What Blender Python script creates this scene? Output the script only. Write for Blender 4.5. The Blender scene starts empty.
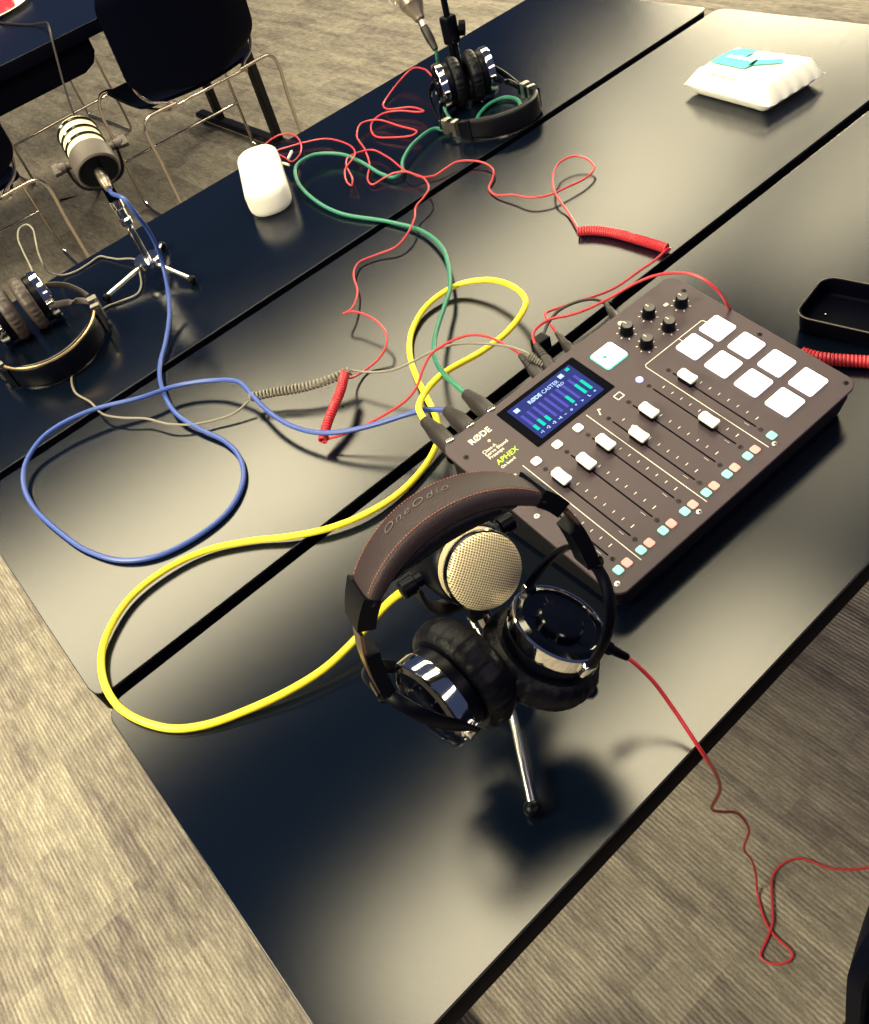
import bpy, math, random
from mathutils import Vector, Matrix
random.seed(7)
PI = math.pi
V3 = Vector
S = bpy.context.scene
COL = S.collection
# ------------------------------------------------------------------ camera
FPX = 863.72
YAW, PIT, ROL = -0.46216, 0.77043, -0.33926
CAM = V3((0.22881, -0.67704, 0.69242))
RC = Matrix.Rotation(YAW, 3, 'Z') @ Matrix.Rotation(PIT, 3, 'X') @ Matrix.Rotation(ROL, 3, 'Z')
def at(x, y, z=0.0):
    """point at height z seen at photograph position x, y"""
    d = RC @ V3(((x - 434.5) / FPX, (512 - y) / FPX, -1))
    return CAM + d * ((z - CAM.z) / d.z)
def ats(pts): return [at(*p) if isinstance(p, tuple) else p for p in pts]
cam_data = bpy.data.cameras.new('camera')
cam = bpy.data.objects.new('camera', cam_data); COL.objects.link(cam)
cam.matrix_world = Matrix.Translation(CAM) @ RC.to_4x4()
cam_data.sensor_fit = 'AUTO'; cam_data.sensor_width = 36; cam_data.lens = FPX / 1024 * 36
cam_data.clip_start = 0.01; cam_data.clip_end = 60
S.camera = cam
# ------------------------------------------------------------------ materials
def mat(name, col, rough=0.5, metal=0.0, spec=0.5, emit=None, es=0.0, coat=0.0, bump=None, noise=None):
    m = bpy.data.materials.new(name); m.use_nodes = True
    nt = m.node_tree; b = nt.nodes['Principled BSDF']
    b.inputs['Base Color'].default_value = (*col, 1)
    b.inputs['Roughness'].default_value = rough
    b.inputs['Metallic'].default_value = metal
    b.inputs['Specular IOR Level'].default_value = spec
    b.inputs['Coat Weight'].default_value = coat
    if emit:
        b.inputs['Emission Color'].default_value = (*emit, 1); b.inputs['Emission Strength'].default_value = es
    if bump or noise:
        tc = nt.nodes.new('ShaderNodeTexCoord'); n = nt.nodes.new('ShaderNodeTexNoise')
        sc, st = bump or (noise[0], 0)
        n.inputs['Scale'].default_value = sc; n.inputs['Detail'].default_value = 4
        nt.links.new(tc.outputs['Object'], n.inputs['Vector'])
        if bump:
            bp = nt.nodes.new('ShaderNodeBump'); bp.inputs['Strength'].default_value = st; bp.inputs['Distance'].default_value = 0.001
            nt.links.new(n.outputs['Fac'], bp.inputs['Height']); nt.links.new(bp.outputs['Normal'], b.inputs['Normal'])
        if noise:
            mx = nt.nodes.new('ShaderNodeMix'); mx.data_type = 'RGBA'
            mx.inputs['A'].default_value = (*[c * (1 - noise[1]) for c in col], 1); mx.inputs['B'].default_value = (*[min(1, c * (1 + noise[1])) for c in col], 1)
            nt.links.new(n.outputs['Fac'], mx.inputs['Factor']); nt.links.new(mx.outputs['Result'], b.inputs['Base Color'])
    return m

def laminate():
    """near black laminate: faint diffuse under a satin clear face"""
    m = bpy.data.materials.new('dark_laminate'); m.use_nodes = True
    nt = m.node_tree; L = nt.links.new; N = nt.nodes.new
    nt.nodes.remove(nt.nodes['Principled BSDF']); out = nt.nodes['Material Output']
    df = N('ShaderNodeBsdfDiffuse'); df.inputs['Color'].default_value = (0.0018, 0.0038, 0.0095, 1)
    gl = N('ShaderNodeBsdfAnisotropic'); gl.distribution = 'BECKMANN'; gl.inputs['Color'].default_value = (0.95, 0.93, 0.96, 1)
    fr = N('ShaderNodeFresnel'); fr.inputs['IOR'].default_value = 1.52
    mx = N('ShaderNodeMixShader'); L(fr.outputs[0], mx.inputs[0]); L(df.outputs[0], mx.inputs[1]); L(gl.outputs[0], mx.inputs[2]); L(mx.outputs[0], out.inputs['Surface'])
    tc = N('ShaderNodeTexCoord'); n = N('ShaderNodeTexNoise'); n.inputs['Scale'].default_value = 5; n.inputs['Detail'].default_value = 6
    L(tc.outputs['Object'], n.inputs['Vector'])
    mr = N('ShaderNodeMapRange'); mr.inputs['To Min'].default_value = 0.205; mr.inputs['To Max'].default_value = 0.235
    L(n.outputs['Fac'], mr.inputs['Value']); L(mr.outputs['Result'], gl.inputs['Roughness'])
    n2 = N('ShaderNodeTexNoise'); n2.inputs['Scale'].default_value = 900; n2.inputs['Detail'].default_value = 2
    L(tc.outputs['Object'], n2.inputs['Vector'])
    bp = N('ShaderNodeBump'); bp.inputs['Strength'].default_value = 0.05; bp.inputs['Distance'].default_value = 0.0006
    L(n2.outputs['Fac'], bp.inputs['Height']); L(bp.outputs['Normal'], gl.inputs['Normal'])
    return m

def carpet():
    m = bpy.data.materials.new('ribbed_carpet'); m.use_nodes = True
    nt = m.node_tree; b = nt.nodes['Principled BSDF']; L = nt.links.new; N = nt.nodes.new
    b.inputs['Roughness'].default_value = 0.95; b.inputs['Specular IOR Level'].default_value = 0.1
    tc = N('ShaderNodeTexCoord')
    def noise(scale, sx, sy, det=3, dist=0):
        mp = N('ShaderNodeMapping'); mp.inputs['Scale'].default_value = (sx, sy, 1); L(tc.outputs['Object'], mp.inputs['Vector'])
        n = N('ShaderNodeTexNoise'); n.inputs['Scale'].default_value = scale; n.inputs['Detail'].default_value = det
        n.inputs['Distortion'].default_value = dist
        L(mp.outputs['Vector'], n.inputs['Vector']); return n.outputs['Fac']
    # random blocks of shade, like woven dashes laid side by side
    def blocks(sx, sy, off):
        mp = N('ShaderNodeMapping'); mp.inputs['Location'].default_value = (off, off * .7, 0); mp.inputs['Scale'].default_value = (sx, sy, 1); L(tc.outputs['Object'], mp.inputs['Vector'])
        br = N('ShaderNodeTexBrick'); br.inputs['Scale'].default_value = 1; br.inputs['Mortar Size'].default_value = 0
        br.inputs['Color1'].default_value = (0, 0, 0, 1); br.inputs['Color2'].default_value = (1, 1, 1, 1)
        br.inputs['Brick Width'].default_value = 1; br.inputs['Row Height'].default_value = 1; br.inputs['Bias'].default_value = 0
        L(mp.outputs['Vector'], br.inputs['Vector']); return br.outputs['Color']
    def mix(a, bb, f):
        x = N('ShaderNodeMix'); x.data_type = 'FLOAT'; x.inputs['Factor'].default_value = f
        L(a, x.inputs['A']); L(bb, x.inputs['B']); return x.outputs['Result']
    a = mix(blocks(14, 2.6, 0.3), blocks(34, 5.5, 3.1), 0.5)
    a = mix(a, noise(1.0, 3, 3, 3), 0.45)
    a = mix(a, noise(1.0, 150, 22, 4), 0.50)
    cr = N('ShaderNodeValToRGB'); L(a, cr.inputs['Fac'])
    cr.color_ramp.elements[0].position = 0.28; cr.color_ramp.elements[0].color = (0.120, 0.100, 0.105, 1)
    cr.color_ramp.elements[1].position = 0.73; cr.color_ramp.elements[1].color = (0.385, 0.350, 0.295, 1)
    # ribs
    mp = N('ShaderNodeMapping'); L(tc.outputs['Object'], mp.inputs['Vector'])
    wv = N('ShaderNodeTexWave'); wv.wave_type = 'BANDS'; wv.bands_direction = 'X'; wv.inputs['Scale'].default_value = 42
    wv.inputs['Distortion'].default_value = 2.0; wv.inputs['Detail'].default_value = 4; wv.inputs['Detail Scale'].default_value = 3
    L(mp.outputs['Vector'], wv.inputs['Vector'])
    fine = noise(1.0, 420, 190, 2)
    brk = noise(1.0, 45, 22, 4, .5)
    am = N('ShaderNodeMapRange'); am.inputs['From Min'].default_value = .35; am.inputs['From Max'].default_value = .62; am.inputs['To Min'].default_value = .20; am.inputs['To Max'].default_value = .95; L(brk, am.inputs['Value'])
    wm = N('ShaderNodeMath'); wm.operation = 'MULTIPLY'; L(wv.outputs['Fac'], wm.inputs[0]); L(am.outputs['Result'], wm.inputs[1])
    ad = N('ShaderNodeMath'); ad.operation = 'ADD'; L(wm.outputs[0], ad.inputs[0]); L(fine, ad.inputs[1])
    mr = N('ShaderNodeMapRange'); mr.inputs['From Min'].default_value = 0.30; mr.inputs['From Max'].default_value = 1.35
    mr.inputs['To Min'].default_value = 0.58; mr.inputs['To Max'].default_value = 1.18; L(ad.outputs[0], mr.inputs['Value'])
    mu = N('ShaderNodeMix'); mu.data_type = 'RGBA'; mu.blend_type = 'MULTIPLY'; mu.inputs['Factor'].default_value = 1
    L(cr.outputs['Color'], mu.inputs['A']); L(mr.outputs['Result'], mu.inputs['B']); L(mu.outputs['Result'], b.inputs['Base Color'])
    bp = N('ShaderNodeBump'); bp.inputs['Strength'].default_value = 0.5; bp.inputs['Distance'].default_value = 0.003
    L(ad.outputs[0], bp.inputs['Height']); L(bp.outputs['Normal'], b.inputs['Normal'])
    return m

def mesh_grille(name, light, dark, freq):
    """woven wire: bright wires, dark holes, laid out in the object's own surface coordinates"""
    m = bpy.data.materials.new(name); m.use_nodes = True
    nt = m.node_tree; b = nt.nodes['Principled BSDF']; L = nt.links.new; N = nt.nodes.new
    uv = N('ShaderNodeUVMap'); uv.uv_map = 'UVMap'
    sep = N('ShaderNodeSeparateXYZ'); L(uv.outputs['UV'], sep.inputs[0])
    def mth(op, a, bb=None):
        x = N('ShaderNodeMath'); x.operation = op
        for i, q in enumerate((a, bb)):
            if q is None: continue
            if isinstance(q, (int, float)): x.inputs[i].default_value = q
            else: L(q, x.inputs[i])
        return x.outputs[0]
    u = mth('MULTIPLY', sep.outputs[0], freq * 2 * PI); v = mth('MULTIPLY', sep.outputs[1], freq * 2 * PI)
    s1 = mth('SINE', mth('ADD', u, v)); s2 = mth('SINE', mth('SUBTRACT', v, mth('MULTIPLY', u, 1.0)))
    h = mth('MULTIPLY', mth('ADD', s1, 1), mth('ADD', s2, 1))
    mr = N('ShaderNodeMapRange'); mr.inputs['From Min'].default_value = 0.35; mr.inputs['From Max'].default_value = 1.5; L(h, mr.inputs['Value'])
    mx = N('ShaderNodeMix'); mx.data_type = 'RGBA'; mx.inputs['A'].default_value = (*light, 1); mx.inputs['B'].default_value = (*dark, 1)
    L(mr.outputs['Result'], mx.inputs['Factor']); L(mx.outputs['Result'], b.inputs['Base Color'])
    b.inputs['Metallic'].default_value = 0.35; b.inputs['Roughness'].default_value = 0.5
    bp = N('ShaderNodeBump'); bp.invert = True; bp.inputs['Strength'].default_value = 0.8; bp.inputs['Distance'].default_value = 0.0008
    L(mr.outputs['Result'], bp.inputs['Height']); L(bp.outputs['Normal'], b.inputs['Normal'])
    return m

M = dict(
    table=laminate(), carpet=carpet(),
    edge=mat('black_edge_band', (0.0008, 0.0008, 0.004), 0.6, spec=.03),
    edgelip=mat('edge_lip', (0.05, 0.045, 0.05), 0.3),
    blackmetal=mat('black_powder_coat', (0.0016, 0.0016, 0.004), 0.5, spec=.3),
    plastic=mat('black_plastic', (0.0010, 0.0016, 0.005), 0.36, spec=.10),
    matte=mat('black_matte_plastic', (0.0014, 0.0014, 0.004), 0.55, spec=.2, bump=(700, .3)),
    rubber=mat('black_rubber', (0.014, 0.010, 0.013), 0.5),
    gloss=mat('gloss_black', (0.001, 0.0015, 0.004), 0.12),
    chrome=mat('chrome', (0.86, 0.84, 0.80), 0.09, metal=1),
    brightsteel=mat('bright_steel', (0.85, 0.83, 0.80), 0.25, metal=1),
    satin=mat('satin_steel', (0.62, 0.58, 0.52), 0.3, metal=1),
    bronze=mat('bronze_metal', (0.33, 0.22, 0.17), 0.3, metal=1),
    lens=mat('screen_bezel', (0.0008, 0.001, 0.004), 0.5, spec=.02),
    gold=mat('gold_trim', (0.85, 0.62, 0.33), 0.25, metal=.9),
    plate=mat('mixer_face', (0.066, 0.048, 0.060), 0.5, spec=.3, bump=(1200, .15)),
    leather=mat('band_leather', (0.030, 0.019, 0.025), 0.5, spec=.3, bump=(900, .5)),
    leather_dark=mat('pad_leather', (0.0022, 0.0024, 0.006), 0.42, spec=.16, bump=(500, .4)),
    leather_grey=mat('grey_pad_leather', (0.055, 0.042, 0.042), 0.45, spec=.4, bump=(500, .4)),
    stitch=mat('stitching', (0.30, 0.10, 0.075), 0.7),
    stitch_grey=mat('grey_stitching', (0.25, 0.22, 0.24), 0.7),
    emboss=mat('embossed_print', (0.11, 0.082, 0.085), 0.5),
    grille=mesh_grille('mic_grille', (0.86, 0.74, 0.50), (0.16, 0.10, 0.06), 370),
    goldgloss=mat('pale_gold_mesh', (0.95, 0.82, 0.56), 0.45, metal=.1, bump=(1500, .5)),
    micbody=mat('mic_body_grey', (0.075, 0.060, 0.058), 0.5, bump=(900, .2)),
    micgrey=mat('mic_warm_grey', (0.30, 0.25, 0.21), 0.35, metal=.7),
    white=mat('white_plastic', (0.86, 0.85, 0.80), 0.4),
    whitecap=mat('white_fader_cap', (0.92, 0.91, 0.88), 0.3, emit=(1, .98, .95), es=0.0),
    print_=mat('white_print', (0.75, 0.72, 0.66), 0.6),
    dim=mat('dim_print', (0.02, 0.015, 0.02), 0.6),
    lime=mat('lime_print', (0.45, 0.75, 0.03), 0.6),
    pad=mat('lit_pad', (0.9, 0.9, 0.9), 0.35, emit=(1, .98, .96), es=1.1),
    rec=mat('lit_record_button', (0.9, 0.95, 0.92), 0.35, emit=(.93, 1, .97), es=1.1),
    recrim=mat('green_light_rim', (0.1, 0.6, 0.4), 0.4, emit=(.12, .80, .50), es=1.0),
    recdot=mat('green_dot', (0.0, 0.35, 0.22), 0.5),
    bluelight=mat('blue_indicator', (0.3, 0.3, 1), 0.3, emit=(.30, .28, 1), es=2.4),
    mint=mat('mint_lit_button', (0.22, 0.62, 0.55), 0.4, emit=(.30, .75, .70), es=.35),
    pink=mat('pink_lit_button', (0.75, 0.30, 0.27), 0.4, emit=(.9, .35, .32), es=.4),
    orange=mat('orange_indicator', (0.9, 0.5, 0.15), 0.4, emit=(1, .5, .15), es=.8),
    lcd=mat('blue_display', (0.004, 0.008, 0.05), 0.5, spec=.08, emit=(.006, .015, .16), es=1.0),
    lcdtrack=mat('display_violet', (0.02, 0.02, 0.1), 0.5, spec=.05, emit=(.065, .06, .44), es=1.0),
    lcdgreen=mat('display_green', (0.0, 0.1, 0.08), 0.5, spec=.05, emit=(0, .58, .40), es=1.1),
    lcdwhite=mat('display_white', (0.1, 0.15, 0.3), 0.5, spec=.05, emit=(.50, .66, 1), es=1.0),
    yellow=mat('yellow_jacket', (0.85, 0.72, 0.03), 0.42, noise=(30, .05)),
    blue=mat('blue_jacket', (0.030, 0.070, 0.33), 0.42, noise=(30, .1)),
    green=mat('green_jacket', (0.018, 0.17, 0.115), 0.42, noise=(30, .1)),
    red=mat('red_cord', (0.50, 0.028, 0.045), 0.4, noise=(30, .1)),
    greycord=mat('grey_cord', (0.20, 0.18, 0.155), 0.45, noise=(30, .1)),
    foil=mat('white_film', (0.82, 0.82, 0.78), 0.4, spec=.2),
    teal=mat('teal_print', (0.13, 0.55, 0.60), 0.7, spec=.05),
    tealdark=mat('pale_print', (0.55, 0.80, 0.82), 0.4),
    greyprint=mat('grey_print', (0.45, 0.44, 0.38), 0.5),
    paper=mat('white_paper', (0.85, 0.83, 0.80), 0.6),
    food=mat('red_food', (0.65, 0.03, 0.05), 0.35, noise=(40, .5)),
    chair=mat('black_shell', (0.0008, 0.0014, 0.006), 0.5, spec=.03),
    wire=mat('steel_wire', (0.50, 0.43, 0.40), 0.22, metal=1),
)
# ------------------------------------------------------------------ mesh helpers
WM = {}
class MB:
    def __init__(s): s.v = []; s.f = []; s.uv = {}
    def add(s, vs, fs, uvs=None):
        o = len(s.v); s.v += [V3(q) for q in vs]; s.f += [tuple(i + o for i in f) for f in fs]
        if uvs:
            for i, q in enumerate(uvs): s.uv[o + i] = q
        return s
    def ring_loft(s, rings, close=True, cap=True, uvs=None):
        n = len(rings[0]); vs = [q for r in rings for q in r]; fs = []
        m = n if close else n - 1
        for i in range(len(rings) - 1):
            for j in range(m):
                k = (j + 1) % n
                fs.append((i*n + j, i*n + k, (i+1)*n + k, (i+1)*n + j))
        if cap and close:
            fs.append(tuple(range(n - 1, -1, -1))); fs.append(tuple((len(rings) - 1)*n + j for j in range(n)))
        return s.add(vs, fs, uvs)
    def tube(s, pts, r, seg=10, cap=True, taper=None):
        pts = [V3(p) for p in pts]; rings = []; up = None
        for i, p in enumerate(pts):
            t = (pts[min(i+1, len(pts)-1)] - pts[max(i-1, 0)])
            t = t.normalized() if t.length > 1e-9 else V3((0, 0, 1))
            if up is None:
                up = V3((0, 0, 1)) if abs(t.z) < .9 else V3((1, 0, 0))
            a = up - t * up.dot(t)
            if a.length < 1e-5: a = t.orthogonal()
            a.normalize(); up = a; b = t.cross(a)
            rr = r if taper is None else r * taper(i / (len(pts) - 1))
            rings.append([p + (a * math.cos(2*PI*k/seg) + b * math.sin(2*PI*k/seg)) * rr for k in range(seg)])
        return s.ring_loft(rings, True, cap)
    def lathe(s, prof, o, ax, seg=48, ref=None, mod=None, uvscale=None):
        """prof: (radius, distance along ax)"""
        ax = V3(ax).normalized(); o = V3(o)
        a = V3(ref) if ref is not None else (V3((0, 0, 1)) if abs(ax.z) < .9 else V3((1, 0, 0)))
        a = (a - ax * a.dot(ax)).normalized(); b = ax.cross(a)
        rings = []; uvs = []
        arc = 0; pp = None
        for r, h in prof:
            ring = []
            if pp: arc += math.hypot(r - pp[0], h - pp[1])
            pp = (r, h)
            for k in range(seg):
                t = 2*PI*k/seg; rr = r * (mod(t, r, h) if mod else 1)
                d = a * math.cos(t) + b * math.sin(t)
                ring.append(o + ax * h + d * rr)
                uvs.append((math.cos(t)*r, math.sin(t)*r) if uvscale == 'top' else (t * max(x[0] for x in prof), arc))
            rings.append(ring)
        return s.ring_loft(rings, True, True, uvs)
    def box(s, c, ax, ay, az, sx, sy, sz, bev=0.0):
        """box centred on c along axes ax ay az, edges rounded by bev"""
        c = V3(c); ax, ay, az = V3(ax), V3(ay), V3(az)
        if bev <= 0:
            vs = [c + ax*(i*sx/2) + ay*(j*sy/2) + az*(k*sz/2) for i in (-1, 1) for j in (-1, 1) for k in (-1, 1)]
            return s.add(vs, [(0, 1, 3, 2), (4, 6, 7, 5), (0, 4, 5, 1), (2, 3, 7, 6), (0, 2, 6, 4), (1, 5, 7, 3)])
        return s.slab(c, ax, ay, az, sx, sy, sz, bev, min(bev, sz * .45))
    def slab(s, c, ax, ay, az, sx, sy, sz, rad, bev, n=5, tax=0, tay=0):
        """rounded-corner slab: corner radius rad in plan, edges rounded by bev; tax/tay shrink the bottom"""
        c = V3(c); rings = []
        def ring(dz, inset, shrink=0):
            r = max(rad - inset, 0.0001); hx = sx/2 - inset - shrink; hy = sy/2 - inset - shrink; out = []
            for q, (qx, qy) in enumerate(((1, 1), (-1, 1), (-1, -1), (1, -1))):
                for k in range(n + 1):
                    t = PI/2*(q + k/n)
                    out.append(c + ax*(qx*(hx - r) + math.cos(t)*r) + ay*(qy*(hy - r) + math.sin(t)*r) + az*dz)
            return out
        h = sz/2; m = 4
        rings = [ring(-h + bev*(1 - math.cos(PI/2*k/m)) if False else -h + bev*(1 - math.cos(PI/2*(k)/m)), bev*(1 - math.sin(PI/2*k/m)), tax) for k in range(m + 1)]
        rings += [ring(h - bev*(1 - math.cos(PI/2*k/m)), bev*(1 - math.sin(PI/2*k/m))) for k in range(m, -1, -1)]
        return s.ring_loft(rings)
    def prism(s, poly, o, ax, ay, az, h):
        o = V3(o); ax, ay, az = V3(ax), V3(ay), V3(az); n = len(poly)
        vs = [o + ax*p[0] + ay*p[1] for p in poly] + [o + ax*p[0] + ay*p[1] + az*h for p in poly]
        fs = [tuple(range(n - 1, -1, -1)), tuple(range(n, 2*n))] + [(i, (i+1) % n, n + (i+1) % n, n + i) for i in range(n)]
        return s.add(vs, fs)
    def sphere(s, c, r, seg=20, sc=(1, 1, 1)):
        prof = [(max(math.sin(PI*k/12), 1e-4)*r, -math.cos(PI*k/12)*r*sc[2]) for k in range(13)]
        return s.lathe(prof, c, (0, 0, 1), seg)
    def build(s, name, m, parent=None, smooth=True, angle=0.6, loc=None):
        inv = WM[parent].inverted() if parent else Matrix.Translation(-(V3(loc) if loc is not None else V3((0, 0, 0))))
        me = bpy.data.meshes.new(name)
        me.from_pydata([inv @ q for q in s.v], [], s.f)
        ms = m if isinstance(m, (list, tuple)) else [m]
        for q in ms: me.materials.append(q)
        if s.uv:
            ul = me.uv_layers.new(name='UVMap')
            for lp in me.loops: ul.data[lp.index].uv = s.uv.get(lp.vertex_index, (0, 0))
        me.validate(); me.update()
        import bmesh
        bm = bmesh.new(); bm.from_mesh(me); bmesh.ops.recalc_face_normals(bm, faces=bm.faces); bm.to_mesh(me); bm.free()
        if smooth:
            me.set_sharp_from_angle(angle=angle)
            for p in me.polygons: p.use_smooth = len(p.vertices) <= 4
        else:
            for p in me.polygons: p.use_smooth = False
        o = bpy.data.objects.new(name, me); COL.objects.link(o)
        if parent: o.parent = parent; WM[o] = WM[parent]
        else:
            o.location = V3(loc) if loc is not None else V3((0, 0, 0)); WM[o] = Matrix.Translation(o.location)
        return o
def thing(name, label, cat, loc, M4=None, group=None):
    o = bpy.data.objects.new(name, None); COL.objects.link(o); o.empty_display_size = .05
    m4 = M4 if M4 is not None else Matrix.Translation(V3(loc)); o.matrix_world = m4; WM[o] = m4
    o['label'] = label; o['category'] = cat
    if group: o['group'] = group
    return o
def tag(o, label, cat, group=None):
    o['label'] = label; o['category'] = cat
    if group: o['group'] = group
    return o
def spline(pts, step=0.004):
    """smooth curve through points (centripetal-like Catmull-Rom)"""
    P = [V3(p) for p in pts]; P = [P[0]*2 - P[1]] + P + [P[-1]*2 - P[-2]]; out = []
    for i in range(1, len(P) - 2):
        p0, p1, p2, p3 = P[i-1:i+3]
        d1 = max((p1-p0).length, 1e-6)**.5; d2 = max((p2-p1).length, 1e-6)**.5; d3 = max((p3-p2).length, 1e-6)**.5
        m1 = ((p1-p0)/d1 - (p2-p0)/(d1+d2) + (p2-p1)/d2)*d2
        m2 = ((p2-p1)/d2 - (p3-p1)/(d2+d3) + (p3-p2)/d3)*d2
        n = max(2, int((p2-p1).length/step))
        for k in range(n):
            t = k/n; t2 = t*t; t3 = t2*t
            out.append(p1*(2*t3-3*t2+1) + m1*(t3-2*t2+t) + p2*(-2*t3+3*t2) + m2*(t3-t2))
    out.append(P[-2]); return out
def coil(pts, R, pitch, seg=14):
    """helix of radius R round a smooth path"""
    c = spline(pts, .002); L = [0]
    for a, b in zip(c, c[1:]): L.append(L[-1] + (b-a).length)
    n = int(L[-1]/pitch*seg); out = []; j = 0; up = V3((0, 0, 1))
    for i in range(n + 1):
        s = L[-1]*i/n
        while j < len(L) - 2 and L[j+1] < s: j += 1
        f = (s - L[j])/max(L[j+1]-L[j], 1e-9); p = c[j].lerp(c[j+1], f); t = (c[j+1]-c[j]).normalized()
        a = (up - t*up.dot(t)).normalized(); b = t.cross(a); th = 2*PI*i/seg
        out.append(p + (a*math.cos(th) + b*math.sin(th))*R)
    return out
def text_mesh(name, body, size, M4, m, parent, ext=0.0002, shear=0, bold=0.0, spacing=1.0):
    cu = bpy.data.curves.new(name, 'FONT'); cu.body = body; cu.size = size; cu.extrude = ext; cu.shear = shear
    cu.offset = bold; cu.space_character = spacing; cu.resolution_u = 3
    t = bpy.data.objects.new(name, cu); COL.objects.link(t)
    dg = bpy.context.evaluated_depsgraph_get(); me = bpy.data.meshes.new_from_object(t.evaluated_get(dg))
    bpy.data.objects.remove(t)
    o = bpy.data.objects.new(name, me); COL.objects.link(o); me.name = name
    mm = WM[parent].inverted() @ M4
    me.transform(mm); me.materials.clear(); me.materials.append(m); o.parent = parent; WM[o] = WM[parent]
    return o
X, Y, Z = V3((1, 0, 0)), V3((0, 1, 0)), V3((0, 0, 1))
FLOOR = -0.74
# ------------------------------------------------------------------ the setting
fl = MB().add([(-5, -4, FLOOR), (12, -4, FLOOR), (12, 14, FLOOR), (-5, 14, FLOOR)], [(0, 1, 2, 3)]).build('floor', M['carpet'], smooth=False)
fl['kind'] = 'structure'
# ------------------------------------------------------------------ tables
TH = 0.040
def table(x0, x1, y0, y1, label, group=None, rad=0.022, legs=(.045, .12)):
    t = thing('folding_table', label, 'table', ((x0+x1)/2, (y0+y1)/2, FLOOR), group=group)
    cx, cy = (x0+x1)/2, (y0+y1)/2
    MB().slab((cx, cy, -.0015), X, Y, Z, x1-x0, y1-y0, .003, rad, .0010).build('tabletop', M['table'], t)
    MB().slab((cx, cy, -.0215), X, Y, Z, x1-x0-.001, y1-y0-.001, .0368, rad, .004).build('edge_band', M['edge'], t)
    for sx in (-1, 1):
        xx = x0 + legs[0] if sx < 0 else x1 - legs[1]
        b = MB()
        for yy in (cy - (y1-y0)*.27, cy + (y1-y0)*.27):
            b.box((xx, yy, (FLOOR - .04)/2), X, Y, Z, .03, .045, -FLOOR - .08, .004)
        b.box((xx, cy, -.052), X, Y, Z, .035, (y1-y0)*.72, .024, .004)
        b.build('leg', M['blackmetal'], t)
        f = MB().box((xx, cy, FLOOR + .024), X, Y, Z, .05, (y1-y0) + .0, .026, .01)
        for yy in (cy - (y1-y0)*.45, cy + (y1-y0)*.45): f.lathe([(.016, 0), (.018, .003), (.018, .012)], (xx, yy, FLOOR), Z, 16)
        f.build('foot_bar', M['blackmetal'], t)
    return t
xB, xC, xR = 0.1302, 0.1321, 1.753
table(xC, xC + 1.622, -.457, 0, 'long black folding table at the front, carrying the mixing console')
table(xB, xR, .0168, .4738, 'black folding table in the middle row, with the white wipes pack on it')
table(xB - .002, xR - .004, .4921, .9491, 'black folding table in the back row, under the tripod microphone and far headphones')
# table by the chairs at the upper left
tD = table(-.35, 1.86, 2.44, 3.36, 'black table behind the chairs, holding a white plate', rad=.03, legs=(.12, .08))
MB().prism([(-.2, 0), (1.19, 0), (1.19, -.055), (1.17, -.085), (1.13, -.10), (-.2, -.10)], (0, 2.475, -.030), X, Z, Y, .02).build('modesty_panel', M['edge'], tD)
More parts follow.
